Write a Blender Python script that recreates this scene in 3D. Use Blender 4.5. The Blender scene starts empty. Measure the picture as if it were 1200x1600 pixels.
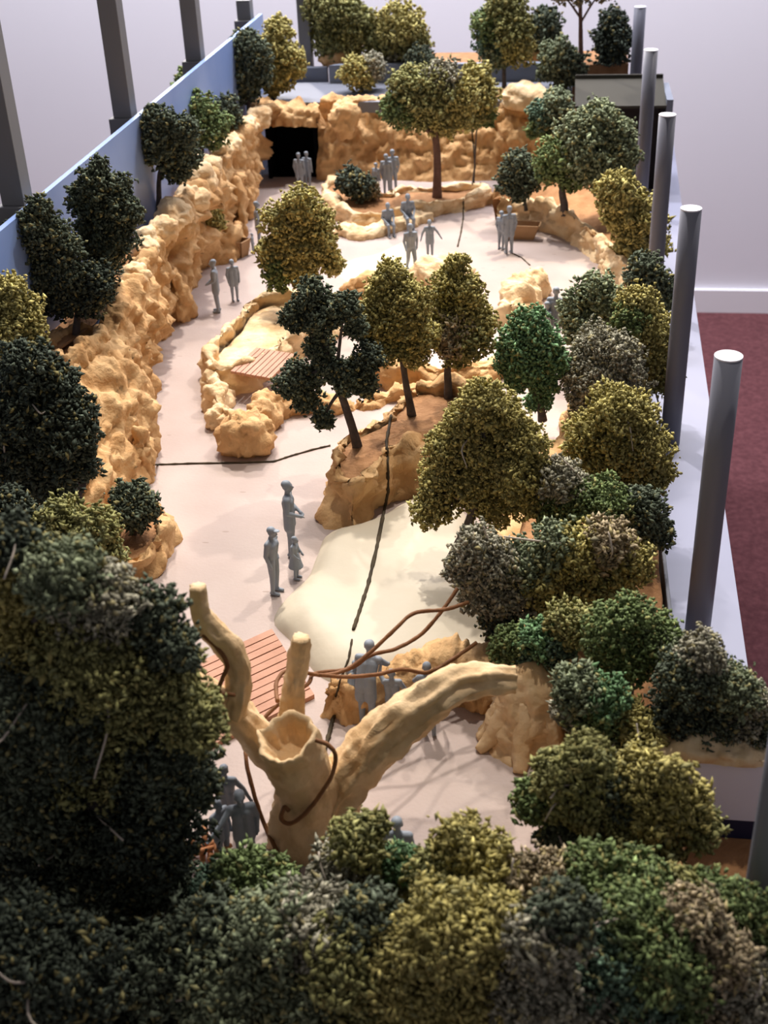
import bpy, bmesh, math, random
import numpy as np
from mathutils import Vector, Matrix, noise as mnoise

random.seed(7)
mnoise.seed_set(5)
rng = np.random.default_rng(11)
S = 1.0 / 24.0            # the maquette is about 1:24; geometry below is written in maquette metres
PI = math.pi
sc = bpy.context.scene
col = sc.collection

# ------------------------------------------------------------------ camera
CAM_H = 15.2
def _calib(vv, vd):
    a = np.array(vv, float) - (600, 800); b = np.array(vd, float) - (600, 800)
    f = math.sqrt(-(a @ b))
    dn = np.array([a[0], a[1], f]); dn /= np.linalg.norm(dn)
    Y = np.array([b[0], b[1], f]); Y /= np.linalg.norm(Y)
    Z = -dn; X = np.cross(Y, Z)
    return f, np.array([X, Y, Z])
FPX, RW = _calib((740, 4050), (900, -385))
cam_d = bpy.data.cameras.new('camera'); cam = bpy.data.objects.new('camera', cam_d); col.objects.link(cam)
cam_d.sensor_fit = 'VERTICAL'; cam_d.sensor_height = 36.0; cam_d.lens = FPX / 1600 * 36
cam_d.clip_start = 0.01; cam_d.clip_end = 50
M = Matrix.Identity(4)
for i in range(3):
    M[i][0] = RW[i, 0]; M[i][1] = -RW[i, 1]; M[i][2] = -RW[i, 2]
M[2][3] = CAM_H * S
cam.matrix_world = M
cam_d.dof.use_dof = True; cam_d.dof.focus_distance = 27.5 * S; cam_d.dof.aperture_fstop = 13
sc.camera = cam

# ------------------------------------------------------------------ world, gallery spots, added wall fill, exposure
w = bpy.data.worlds.new('world'); sc.world = w; w.use_nodes = True
w.node_tree.nodes['Background'].inputs[0].default_value = (0.82, 0.78, 0.85, 1)
w.node_tree.nodes['Background'].inputs[1].default_value = 0.235
def spot(name, loc, aim, power, colour, deg, blend=0.6, rad=0.03):
    d = bpy.data.lights.new(name, 'SPOT'); o = bpy.data.objects.new(name, d); col.objects.link(o)
    d.energy = power; d.color = colour; d.spot_size = math.radians(deg); d.spot_blend = blend; d.shadow_soft_size = rad
    o.location = Vector(loc) * S
    o.rotation_euler = (Vector(aim) * S - Vector(loc) * S).to_track_quat('-Z', 'Y').to_euler()
spot('track_spot', (-22, 80, 29), (-3, 41, 0), 105, (1.0, 0.91, 0.80), 34)
spot('track_spot', (-16, 62, 44), (-4, 20, 0), 92, (1.0, 0.91, 0.80), 36)
spot('track_spot', (12, 50, 46), (-4, 19, 0), 84, (1.0, 0.92, 0.82), 42)
spot('track_spot', (11, 62, 46), (1.2, 39, 0), 135, (1.0, 0.88, 0.68), 22)
spot('track_spot', (-13, 54, 54), (-7, 33, 0), 185, (1.0, 0.93, 0.86), 56, 0.8)
spot('track_spot', (-1, 27, 52), (-3, 17, 0), 72, (1.0, 0.93, 0.84), 34, 0.8)
def area_fill(name, loc, aim, sx, sy, power, colour):
    d = bpy.data.lights.new(name, 'AREA'); o = bpy.data.objects.new(name, d); col.objects.link(o)
    d.shape = 'RECTANGLE'; d.size = sx * S; d.size_y = sy * S; d.energy = power; d.color = colour
    o.location = Vector(loc) * S; o.rotation_euler = (Vector(aim) - Vector(loc)).to_track_quat('-Z', 'Y').to_euler()
area_fill('wall_fill', (-10, 66, 46), (-10, 84, 4), 70, 5, 125, (0.93, 0.92, 1.0))  # added unseen area light that brightens the back wall
sc.view_settings.view_transform = 'Standard'; sc.view_settings.look = 'None'
sc.view_settings.gamma = 1; sc.view_settings.exposure = 0.0; sc.view_settings.use_curve_mapping = False

# ------------------------------------------------------------------ image <-> place
def ray(px, py): return RW @ np.array([px - 600.0, py - 800.0, FPX])
def P(px, py, z=0.0):
    d = ray(px, py); t = (z - CAM_H) / d[2]; return d * t + (0, 0, CAM_H)
def PY(px, py, Y):
    d = ray(px, py); t = Y / d[1]; return d * t + (0, 0, CAM_H)
def PX(px, py, X):
    d = ray(px, py); t = X / d[0]; return d * t + (0, 0, CAM_H)
def depth(p): return float((RW.T @ (np.array(p) - (0, 0, CAM_H)))[2])
def proj(p):
    c = RW.T @ (np.array(p, float) - (0, 0, CAM_H)); return 600 + FPX * c[0] / c[2], 800 + FPX * c[1] / c[2]

# ------------------------------------------------------------------ materials
MATS = {}
def nmat(name, c1, c2=None, scale=30, rough=0.85, bump=0.0, bscale=120, spec=0.3, detail=6, dist=0.0, metallic=0):
    m = bpy.data.materials.new(name); m.use_nodes = True; MATS[name] = m
    nt = m.node_tree; b = nt.nodes['Principled BSDF']
    b.inputs['Roughness'].default_value = rough; b.inputs['Metallic'].default_value = metallic
    b.inputs['Specular IOR Level'].default_value = spec
    tc = nt.nodes.new('ShaderNodeTexCoord')
    geo = nt.nodes.new('ShaderNodeNewGeometry')
    if c2 is None:
        b.inputs['Base Color'].default_value = (*c1, 1)
    else:
        n = nt.nodes.new('ShaderNodeTexNoise'); n.inputs['Scale'].default_value = scale
        n.inputs['Detail'].default_value = detail; n.inputs['Distortion'].default_value = dist
        nt.links.new(geo.outputs['Position'], n.inputs['Vector'])
        r = nt.nodes.new('ShaderNodeValToRGB')
        r.color_ramp.elements[0].position = 0.32; r.color_ramp.elements[1].position = 0.68
        r.color_ramp.elements[0].color = (*c1, 1); r.color_ramp.elements[1].color = (*c2, 1)
        nt.links.new(n.outputs['Fac'], r.inputs['Fac']); nt.links.new(r.outputs['Color'], b.inputs['Base Color'])
    if bump:
        n2 = nt.nodes.new('ShaderNodeTexNoise'); n2.inputs['Scale'].default_value = bscale; n2.inputs['Detail'].default_value = 5
        nt.links.new(geo.outputs['Position'], n2.inputs['Vector'])
        bp = nt.nodes.new('ShaderNodeBump'); bp.inputs['Strength'].default_value = bump; bp.inputs['Distance'].default_value = 0.004
        nt.links.new(n2.outputs['Fac'], bp.inputs['Height']); nt.links.new(bp.outputs['Normal'], b.inputs['Normal'])
    return m
nmat('rock', (0.48, 0.265, 0.105), (0.68, 0.44, 0.215), 34, 0.9, 0.9, 95)
nmat('rock_pale_lit', (0.66, 0.43, 0.215), (0.84, 0.66, 0.41), 34, 0.85, 0.9, 95)  # lighter rock copy; overhead light on crest boulders is put into this colour
nmat('deadwood', (0.60, 0.39, 0.19), (0.74, 0.55, 0.33), 40, 0.8, 0.45, 120)
nmat('soil', (0.30, 0.145, 0.06), (0.40, 0.21, 0.095), 60, 0.95, 0.4, 300)
nmat('sand', (0.405, 0.32, 0.282), (0.45, 0.365, 0.325), 14, 0.8, 0.1, 300)
nmat('slab', (0.52, 0.45, 0.335), (0.58, 0.51, 0.39), 12, 0.6, 0.15, 60)
nmat('wall_paint', (0.74, 0.73, 0.78), (0.76, 0.75, 0.80), 2, 0.7)
nmat('trim_paint', (0.80, 0.79, 0.82), rough=0.5)
nmat('carpet', (0.095, 0.030, 0.034), (0.16, 0.055, 0.06), 90, 1.0, 0.6, 500)
nmat('base_paint', (0.225, 0.235, 0.32), (0.26, 0.27, 0.36), 4, 0.4)
nmat('panel_blue', (0.20, 0.31, 0.62), (0.34, 0.45, 0.72), 5, 0.35)
nmat('post_grey', (0.165, 0.17, 0.21), (0.18, 0.185, 0.225), 8, 0.45)
nmat('post_top', (0.75, 0.75, 0.82), rough=0.5)
nmat('post_left', (0.19, 0.19, 0.195), (0.21, 0.21, 0.215), 8, 0.6)
nmat('roof_grey', (0.165, 0.175, 0.21), (0.19, 0.20, 0.235), 6, 0.6)
nmat('parapet', (0.17, 0.19, 0.24), (0.20, 0.22, 0.27), 6, 0.6)
nmat('shed_roof', (0.050, 0.046, 0.035), (0.058, 0.054, 0.042), 10, 0.85)
nmat('shed_dark', (0.02, 0.014, 0.014), rough=0.8)
nmat('shed_brown', (0.07, 0.028, 0.018), rough=0.8)
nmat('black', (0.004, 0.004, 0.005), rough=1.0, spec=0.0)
nmat('panel_white', (0.74, 0.74, 0.88), (0.80, 0.80, 0.92), 6, 0.35)
nmat('navy', (0.02, 0.022, 0.06), rough=0.5)
nmat('figure', (0.22, 0.25, 0.29), (0.26, 0.29, 0.33), 60, 0.55, 0.1, 300)
nmat('bark', (0.075, 0.062, 0.058), (0.12, 0.10, 0.092), 90, 0.95, 0.7, 260)
nmat('bark_brown', (0.12, 0.065, 0.05), (0.17, 0.10, 0.08), 90, 0.95, 0.6, 260)
nmat('twig_pale', (0.42, 0.36, 0.29), (0.52, 0.46, 0.40), 60, 0.9)
nmat('vine', (0.16, 0.065, 0.022), (0.24, 0.105, 0.04), 80, 0.7, 0.3, 300)
nmat('deck', (0.40, 0.20, 0.125), (0.50, 0.265, 0.175), 30, 0.7, 0.2, 120)
nmat('seam', (0.035, 0.026, 0.015), (0.07, 0.05, 0.025), 60, 0.9)
nmat('chip', (0.50, 0.20, 0.08), (0.62, 0.30, 0.13), 60, 0.8)
nmat('trough', (0.30, 0.17, 0.08), (0.37, 0.22, 0.11), 40, 0.8)
# foliage: dyed foam crumbs, each crumb its own dye
m = bpy.data.materials.new('foliage'); m.use_nodes = True; MATS['foliage'] = m
nt = m.node_tree; b = nt.nodes['Principled BSDF']; b.inputs['Roughness'].default_value = 0.95
b.inputs['Specular IOR Level'].default_value = 0.1
at_ = nt.nodes.new('ShaderNodeAttribute'); at_.attribute_name = 'dye'
nt.links.new(at_.outputs['Color'], b.inputs['Base Color'])

# sand gets small dark scuffs
def scuffs():
    m = MATS['sand']; nt = m.node_tree; b = nt.nodes['Principled BSDF']
    old = b.inputs['Base Color'].links[0].from_socket
    geo = nt.nodes.new('ShaderNodeNewGeometry'); mp = nt.nodes.new('ShaderNodeMapping')
    mp.inputs['Scale'].default_value = (14, 44, 1); mp.inputs['Rotation'].default_value = (0, 0, 0.35)
    v = nt.nodes.new('ShaderNodeTexVoronoi'); v.inputs['Scale'].default_value = 1.6
    nt.links.new(geo.outputs['Position'], mp.inputs['Vector']); nt.links.new(mp.outputs['Vector'], v.inputs['Vector'])
    lt = nt.nodes.new('ShaderNodeMath'); lt.operation = 'LESS_THAN'; lt.inputs[1].default_value = 0.075
    nt.links.new(v.outputs['Distance'], lt.inputs[0])
    mu = nt.nodes.new('ShaderNodeMath'); mu.operation = 'MULTIPLY'; mu.inputs[1].default_value = 0.45
    nt.links.new(lt.outputs[0], mu.inputs[0])
    mx = nt.nodes.new('ShaderNodeMix'); mx.data_type = 'RGBA'
    nt.links.new(mu.outputs[0], mx.inputs['Factor']); nt.links.new(old, mx.inputs['A']); mx.inputs['B'].default_value = (0.22, 0.16, 0.12, 1)
    nt.links.new(mx.outputs['Result'], b.inputs['Base Color'])
scuffs()

# ------------------------------------------------------------------ object helpers (vertices in maquette metres, world frame)
def tag(o, label=None, cat=None, group=None, kind=None):
    if label: o['label'] = label
    if cat: o['category'] = cat
    if group: o['group'] = group
    if kind: o['kind'] = kind
    return o
def empty(name, loc):
    o = bpy.data.objects.new(name, None); col.objects.link(o); o.empty_display_size = 0.01
    o.location = Vector([float(v) for v in loc]) * S; o['_b'] = [float(v) for v in loc]
    return o
def obj(name, V, F, mat, parent=None, origin=None, smooth=True, dye=None):
    V = np.asarray(V, float)
    base = np.zeros(3)
    if parent is not None:
        q = parent
        while q is not None:
            if '_b' in q: base = base + np.array(q['_b'])
            q = q.parent
    org = np.zeros(3) if origin is None else np.asarray(origin, float)
    me = bpy.data.meshes.new(name)
    L = (V - base - org) * S
    if isinstance(F, np.ndarray):
        k = F.shape[1]
        me.vertices.add(len(L)); me.vertices.foreach_set('co', L.astype(np.float32).ravel())
        me.loops.add(F.size); me.loops.foreach_set('vertex_index', F.astype(np.int32).ravel())
        me.polygons.add(len(F)); me.polygons.foreach_set('loop_start', np.arange(0, F.size, k, dtype=np.int32))
        me.update(calc_edges=True); me.validate()
    else:
        me.from_pydata([tuple(v) for v in L], [], F); me.update()
    if smooth:
        me.polygons.foreach_set('use_smooth', np.ones(len(me.polygons), bool))
    if dye is not None:
        a = me.attributes.new('dye', 'FLOAT_COLOR', 'POINT')
        a.data.foreach_set('color', np.c_[dye, np.ones(len(dye))].astype(np.float32).ravel())
    me.materials.append(MATS[mat])
    o = bpy.data.objects.new(name, me); col.objects.link(o)
    if parent is not None: o.parent = parent
    if origin is not None:
        o.location = Vector(org - 0) * S if parent is None else Vector(org) * S
        o['_b'] = [float(v) for v in org]
    return o
BOXF = [(0, 3, 2, 1), (4, 5, 6, 7), (0, 1, 5, 4), (1, 2, 6, 5), (2, 3, 7, 6), (3, 0, 4, 7)]
def box_vf(x0, x1, y0, y1, z0, z1):
    return [(x0, y0, z0), (x1, y0, z0), (x1, y1, z0), (x0, y1, z0), (x0, y0, z1), (x1, y0, z1), (x1, y1, z1), (x0, y1, z1)], BOXF
def prism_vf(poly, z0, z1):
    n = len(poly)
    V = [(p[0], p[1], z0) for p in poly] + [(p[0], p[1], z1) for p in poly]
    F = [tuple(range(n))[::-1], tuple(range(n, 2 * n))] + [(i, (i + 1) % n, n + (i + 1) % n, n + i) for i in range(n)]
    return V, F
def box(name, x0, x1, y0, y1, z0, z1, mat, parent=None, bevel=0.0):
    V, F = box_vf(x0, x1, y0, y1, z0, z1)
    o = obj(name, V, F, mat, parent, smooth=False)
    if bevel:
        md = o.modifiers.new('bevel', 'BEVEL'); md.width = bevel * S; md.segments = 2
    return o
def crom(pts, n, closed=False):
    """Catmull-Rom through pts, n samples evenly by length."""
    p = np.asarray(pts, float)
    if len(p) == 2 and not closed:
        t = np.linspace(0, 1, n)[:, None]; return p[0] * (1 - t) + p[1] * t
    q = np.vstack([p[-1:], p, p[:2]]) if closed else np.vstack([2 * p[0] - p[1], p, 2 * p[-1] - p[-2]])
    segs = len(p) if closed else len(p) - 1
    out = []
    for i in range(segs):
        a, b_, c, d = q[i], q[i + 1], q[i + 2], q[i + 3]
        for t in np.linspace(0, 1, 24, endpoint=False):
            out.append(0.5 * (2 * b_ + (c - a) * t + (2 * a - 5 * b_ + 4 * c - d) * t * t + (3 * b_ - a - 3 * c + d) * t ** 3))
    out.append(q[1] if closed else p[-1]); out = np.array(out)
    L = np.r_[0, np.cumsum(np.linalg.norm(np.diff(out, axis=0), axis=1))]
    s = np.linspace(0, L[-1], n, endpoint=not closed)
    return np.c_[[np.interp(s, L, out[:, k]) for k in range(out.shape[1])]].T
def grid_faces(nu, nv, wrap_u=False):
    i = np.arange(nu if wrap_u else nu - 1)[:, None]; j = np.arange(nv - 1)[None, :]
    a = i * nv + j; b_ = ((i + 1) % nu) * nv + j
    return np.stack([a, b_, b_ + 1, a + 1], -1).reshape(-1, 4)
def rocky(V, N, amp, f=1.0, seed=0.0, sharp=0.5):
    """push vertices along N by lumpy strata noise; amp per vertex or scalar"""
    amp = np.broadcast_to(amp, (len(V),))
    out = V.copy()
    for i in range(len(V)):
        if amp[i] == 0: continue
        p = V[i]
        q = Vector((p[0] * f + seed, p[1] * f + seed * 1.7, p[2] * f * 1.35 - seed))
        warp = mnoise.noise_vector(q * 0.9) * 0.55
        d1 = mnoise.voronoi(q * 0.8 + warp)[0]
        lump = (0.5 - d1[0]) * 0.85 - sharp * 0.5 * math.exp(-8.0 * (d1[1] - d1[0]))
        ridge = (mnoise.ridged_multi_fractal(Vector((q[0] * .75, q[1] * .75, q[2] * .45)), 0.9, 2.2, 4, 1.0, 2.0) - 1.0) * 0.5
        fine = mnoise.fractal(q * 2.4, 0.75, 2.2, 5) * 0.30 + abs(mnoise.noise(q * 3.1)) * -0.35
        big = mnoise.noise(q * 0.4) * 0.8
        v = (lump + ridge + fine + big) * 1.15
        out[i] = p + N[i] * amp[i] * v
    return out
def grid_normals(G, wrap=False):
    if wrap:
        du = np.roll(G, -1, 0) - np.roll(G, 1, 0)
    else:
        du = np.gradient(G, axis=0)
    dv = np.gradient(G, axis=1)
    n = np.cross(du, dv); l = np.linalg.norm(n, axis=2, keepdims=True); l[l == 0] = 1
    return n / l
def ribbon(name, lines, ns, nt, mat, amps, parent=None, f=1.0, seed=0.0, flip=False, sharp=0.5, dents=()):
    """surface lofted through several long lines; amps = roughness at each line"""
    L = np.array([crom(l, ns) for l in lines])               # k, ns, 3
    k = len(lines); T = np.linspace(0, k - 1, nt)
    G = np.zeros((ns, nt, 3))
    for i in range(ns):
        c = L[:, i, :]
        q = np.vstack([2 * c[0] - c[1], c, 2 * c[-1] - c[-2]])
        for j, t in enumerate(T):
            a = min(int(t), k - 2); u = t - a
            p0, p1, p2, p3 = q[a], q[a + 1], q[a + 2], q[a + 3]
            cr = 0.5 * (2 * p1 + (p2 - p0) * u + (2 * p0 - 5 * p1 + 4 * p2 - p3) * u * u + (3 * p1 - p0 - 3 * p2 + p3) * u ** 3)
            G[i, j] = 0.45 * cr + 0.55 * (p1 * (1 - u) + p2 * u)
    N = grid_normals(G)
    if flip: N = -N
    am = np.tile(np.interp(T, np.arange(k), amps), (ns, 1)).ravel()
    V = rocky(G.reshape(-1, 3), N.reshape(-1, 3), am, f, seed, sharp)
    for c, r_, dv in dents:
        d = np.linalg.norm((V - np.asarray(c)) / np.asarray(r_), axis=1)
        V = V + np.exp(-d ** 4)[:, None] * np.asarray(dv)
    F = grid_faces(ns, nt)
    if flip: F = F[:, ::-1].copy()
    return obj(name, V, F, mat, parent)
def loaf(name, path, wid, hgt, mat, amp=0.25, parent=None, f=1.3, seed=0.0, ns=60, nt=22, zb=-0.1):
    """lumpy rock ridge along a ground path; wid/hgt given at the path points"""
    p = np.array([list(q[:2]) for q in path]); zc = np.array([q[2] if len(q) > 2 else 0.0 for q in path])
    allp = crom(np.c_[p, zc, np.broadcast_to(wid, len(p)), np.broadcast_to(hgt, len(p))], ns)
    C = allp[:, :3]; W = allp[:, 3]; H = allp[:, 4]
    tg = np.gradient(C[:, :2], axis=0); tg /= np.linalg.norm(tg, axis=1)[:, None] + 1e-9
    nr = np.c_[-tg[:, 1], tg[:, 0]]
    s = np.linspace(0, 1, ns); dist = np.minimum(s, 1 - s) * ns
    end = np.sqrt(np.clip(1 - (1 - np.clip(dist / 5.0, 0, 1)) ** 2, 0, 1))
    G = np.zeros((ns, nt, 3))
    for j in range(nt):
        a = PI * j / (nt - 1)
        off = np.sign(math.cos(a)) * abs(math.cos(a)) ** 0.7; up = math.sin(a) ** 0.75 if 0 < j < nt - 1 else 0
        G[:, j, :2] = C[:, :2] + nr * (off * W * end)[:, None]
        G[:, j, 2] = C[:, 2] + zb + (H - zb) * up * (0.25 + 0.75 * end) * (end > 0)
    N = grid_normals(G)
    if (N[:, nt // 2, 2].mean()) < 0: N = -N; rev = True
    else: rev = False
    V = rocky(G.reshape(-1, 3), N.reshape(-1, 3), amp, f, seed)
    F = grid_faces(ns, nt)
    if rev: F = F[:, ::-1].copy()
    return obj(name, V, F, mat, parent)
_ico = {}
def ico(sub):
    if sub not in _ico:
        bm = bmesh.new(); bmesh.ops.create_icosphere(bm, subdivisions=sub, radius=1)
        _ico[sub] = (np.array([v.co[:] for v in bm.verts]), np.array([[v.index for v in f.verts] for f in bm.faces])); bm.free()
    return _ico[sub]
def boulder(name, c, r, mat='rock', amp=0.22, parent=None, seed=0.0, f=1.3, sub=4):
    V, F = ico(sub); r = np.broadcast_to(np.asarray(r, float), 3)
    N = V.copy(); W = np.asarray(c) + V * r
    W = rocky(W, N, amp * float(r.mean()), f / max(0.35, float(r.mean())) * 0.8, seed)
    return obj(name, W, F, mat, parent)
def tube_vf(pts, rad, n=10, seg=None, rough=0.0, seed=0.0, rf=3.0, cap=True):
    p = np.asarray(pts, float); rad = np.broadcast_to(rad, len(p)).astype(float)
    if seg:
        q = crom(np.c_[p, rad], seg); p, rad = q[:, :3], np.maximum(q[:, 3], 1e-4)
    T = np.gradient(p, axis=0); T /= np.linalg.norm(T, axis=1)[:, None] + 1e-12
    ref = np.array([0, 0, 1.0]) if abs(T[0][2]) < 0.9 else np.array([1.0, 0, 0])
    V = []
    u = np.cross(T[0], ref); u /= np.linalg.norm(u)
    for i in range(len(p)):
        u = u - T[i] * (u @ T[i]); u /= np.linalg.norm(u) + 1e-12; v = np.cross(T[i], u)
        for k in range(n):
            a = 2 * PI * k / n; d = u * math.cos(a) + v * math.sin(a); rr = rad[i]
            if rough:
                s_ = Vector(((d[0] * 0.8 + seed), d[1] * 0.8, i * 0.10 + seed))
                rr *= 1 + rough * (mnoise.noise(s_ * rf) + 0.5 * mnoise.noise(s_ * rf * 2.3))
            V.append(p[i] + d * rr)
    m = len(p)
    F = [(i * n + k, i * n + (k + 1) % n, (i + 1) * n + (k + 1) % n, (i + 1) * n + k) for i in range(m - 1) for k in range(n)]
    if cap:
        V += [p[0], p[-1]]; a, b_ = len(V) - 2, len(V) - 1
        F += [(a, (k + 1) % n, k) for k in range(n)] + [(b_, (m - 1) * n + k, (m - 1) * n + (k + 1) % n) for k in range(n)]
    return np.array(V), F
def tube(name, pts, rad, mat, parent=None, n=8, seg=None, rough=0.0, seed=0.0, rf=3.0):
    V, F = tube_vf(pts, rad, n, seg, rough, seed, rf)
    return obj(name, V, F, mat, parent)
def planter(name, label, top, z_base=0.0, flare=0.25, rim_w=0.28, drop=0.16, amp=0.16, seed=0.0, soil='soil', mat='rock', ns=110, f=1.5, bulge=0.0):
    """free-form rock planter: outline of its crest (3-D points), rock wall outside, soil inside"""
    O = crom(top, ns, closed=True); ctr = O.mean(0); ctr[2] = O[:, 2].mean()
    rad = O - ctr; rad[:, 2] = 0; ln = np.linalg.norm(rad, axis=1)[:, None]; dr = rad / ln
    root = empty(name, (ctr[0], ctr[1], z_base)); tag(root, label, 'planter')
    zt = O[:, 2:3]; up = np.array([0, 0, 1.0])
    def ring(off, z): return np.c_[(O + dr * off)[:, :2], np.broadcast_to(z, (ns, 1))]
    base = np.full((ns, 1), z_base - 0.1)
    H = zt - base
    rings = [ring(flare, base), ring(flare * 0.9 + bulge, base + H * 0.2), ring(flare * 0.7 + bulge, base + H * 0.4), ring(flare * 0.45 + bulge, base + H * 0.6),
             ring(flare * 0.25, base + H * 0.8), ring(0.04, base + H * 0.95), ring(-rim_w * 0.4, zt + 0.03), ring(-rim_w * 0.75, zt), ring(-rim_w, zt - drop * 0.7), ring(-rim_w * 1.15, zt - drop * 1.6)]
    dense = []
    for a, b_ in zip(rings[:-1], rings[1:]):
        dense += [a, a * 0.5 + b_ * 0.5]
    dense.append(rings[-1])
    G = np.stack(dense, 1); N = grid_normals(G, True)
    if (N[:, 2] * dr).sum() < 0: N = -N; rev = True
    else: rev = False
    V = rocky(G.reshape(-1, 3), N.reshape(-1, 3), amp, f, seed)
    F = grid_faces(ns, G.shape[1], True)
    if rev: F = F[:, ::-1].copy()
    obj('rock_wall', V, F, mat, root)
    rr = [ring(-rim_w * 0.9, zt - drop)]
    for t in (0.25, 0.5, 0.75, 0.97):
        e = rr[0] * (1 - t) + ctr * t; e[:, 2] = (zt[:, 0] - drop) * (1 - t) + (ctr[2] - drop + 0.05) * t
        rr.append(e)
    G = np.stack(rr, 1); N = np.tile(up, (ns * 5, 1))
    V = rocky(G.reshape(-1, 3), N, 0.05, 2.0, seed + 3)
    F = grid_faces(ns, 5, True)
    ci = len(V); V = np.vstack([V, [ctr + (0, 0, 0.05 - drop)]])
    Fl = [tuple(x) for x in F] + [((i + 1) % ns * 5 + 4, i * 5 + 4, ci)[::-1] for i in range(ns)]
    obj('soil', V, Fl, soil, root)
    return root

# ------------------------------------------------------------------ the room
ZF = -18.0
o = box('floor', -70, 50, -30, 84, ZF - 1, ZF, 'carpet'); tag(o, 'dark maroon carpet of the gallery room', kind='structure')
o = box('wall_back', -70, 50, 83, 85, ZF, 48, 'wall_paint'); tag(o, 'plain off-white gallery wall behind the model', kind='structure')
o = box('baseboard_back', -70, 50, 82.6, 83, ZF, ZF + 1.6, 'trim_paint'); tag(o, 'white baseboard along the gallery wall', kind='structure')

# ------------------------------------------------------------------ table and model base
t = empty('display_table', (-4, 30, ZF)); tag(t, 'white boxed table carrying the model', 'table')
box('table_top', -14.2, 3.2, 3.2, 60, -1.6, -0.85, 'trim_paint', t)
box('table_body', -12.5, 1.5, 6, 57, ZF, -1.6, 'trim_paint', t)
edge = [(-14.4, 2.5), (3.3, 2.5), (3.95, 19.6), (4.5, 40.5), (5.1, 60.6), (-14.4, 60.6)]
V, F = prism_vf(edge, -0.85, -0.2)
o = obj('base_board', V, F, 'base_paint', smooth=False); tag(o, 'pale lavender painted base board showing along the right edge', 'base board')
V, F = prism_vf([(-13.1, 3.0), (2.4, 3.0), (2.4, 53), (-13.1, 53)], -0.2, 0.0)
o = obj('path_ground', V, F, 'sand', smooth=False); tag(o, 'pinkish sand-coloured walking surface of the model', 'ground', kind='structure')

# low edging strip right of the planting
o = box('edging_strip', 2.42, 2.5, 17.0, 50.5, -0.2, 0.55, 'roof_grey', bevel=0.02); tag(o, 'long low grey edging strip between right planting and base board', 'edging')

# sky-blue backing panel on the left
o = box('backing_panel', -13.28, -13.12, 20.0, 56.6, -0.2, 6.0, 'panel_blue'); tag(o, 'mottled sky-blue backing panel behind left trees', 'panel')

# columns
COLY = [12.3, 20.9, 29.35, 38.3, 47.8, 56.8]
names = ['nearest grey round column at lower right corner of the photo', 'grey round column with white top, front-most one fully seen',
         'grey round column with white top, second behind the front-most', 'grey round column with white top, third behind the front-most',
         'grey round column just in front of dark shed roof', 'grey round column behind the shed, furthest on right side']
for y, lab in zip(COLY, names):
    r = empty('round_column', (3.05, y, -0.2)); tag(r, lab, 'column', 'round grey columns along the right edge')
    V, F = tube_vf([(3.05, y, -0.2), (3.05, y, 2), (3.05, y, 4), (3.05, y, 5.97)], 0.25, 28); obj('shaft', V, F, 'post_grey', r)
    V, F = tube_vf([(3.05, y, 5.97), (3.05, y, 6.0)], 0.25, 28); obj('cap', V, F, 'post_top', r, smooth=False)
names = ['tall grey square column at far left of the blue panel', 'tall grey square column, second along the blue panel', 'tall grey square column, third along the blue panel', 'stubby grey column at far end of the blue panel']
for y, lab, h in zip([29.9, 38.9, 47.5, 55.9], names, [20, 20, 20, 6.7]):
    r = empty('square_column', (-13.75, y, -0.2)); tag(r, lab, 'column', 'square grey columns along the left edge')
    box('plinth', -14.15, -13.35, y - 0.42, y + 0.42, -0.2, 5.9, 'post_left', r, 0.03)
    box('shaft', -14.02, -13.42, y - 0.3, y + 0.3, 5.9, h, 'post_left', r, 0.02)
p = P(480, 98, 3.5)
r = empty('square_column', (p[0], p[1], 3.0)); tag(r, 'tall grey square column standing behind the grey roof deck', 'column', 'square grey columns along the left edge')
box('shaft', p[0] - 0.27, p[0] + 0.27, p[1] - 0.27, p[1] + 0.27, 3.0, 16, 'post_left', r, 0.02)

# ------------------------------------------------------------------ rock cliffs
def L3(pts, z): return [P(x, y, z) if not isinstance(z, (list, tuple)) else P(x, y, z[i]) for i, (x, y) in enumerate(pts)]
# left cliff: foot, belly, crest, back
cl = empty('rock_cliff', (-12, 38, 0)); tag(cl, 'long tan rock cliff along the left side up to the cave', 'rock cliff')
foot = np.array([[-9.6, 22.0, -.1], [-9.85, 24.2, -.1], [-10.0, 26.0, -.1], [-10.6, 28, -.1], [-11.3, 30.2, -.1], [-11.9, 32, -.1], [-12.2, 33.5, -.1], [-12.3, 35.5, -.1], [-12.3, 38, -.1], [-12.5, 40.5, -.1],
                 [-12.5, 42.5, -.1], [-12.5, 45, -.1], [-12.7, 48, -.1], [-12.95, 50.5, -.1], [-12.75, 52.4, -.1]])
crest = np.array([P(75, 640, 2.3), P(100, 590, 2.5), P(140, 545, 2.7), P(178, 520, 2.8), P(190, 490, 2.9), P(210, 445, 3.0), P(238, 397, 3.0), P(272, 347, 3.05), P(302, 303, 3.1), P(326, 276, 3.1),
                  P(352, 242, 3.1), P(386, 206, 3.1), P(405, 190, 3.1), P(425, 175, 3.1), P(436, 168, 3.1)])
c2 = crom(crest, 15); f2 = crom(foot, 15)
low = f2 * 0.72 + c2 * 0.28 + (0.12, 0, 0); mid = f2 * 0.4 + c2 * 0.6 + (0.18, 0, 0.0)
back = c2 + (-0.55, 0.1, -0.12); back2 = c2 + (-0.9, 0.15, -0.75)
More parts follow.
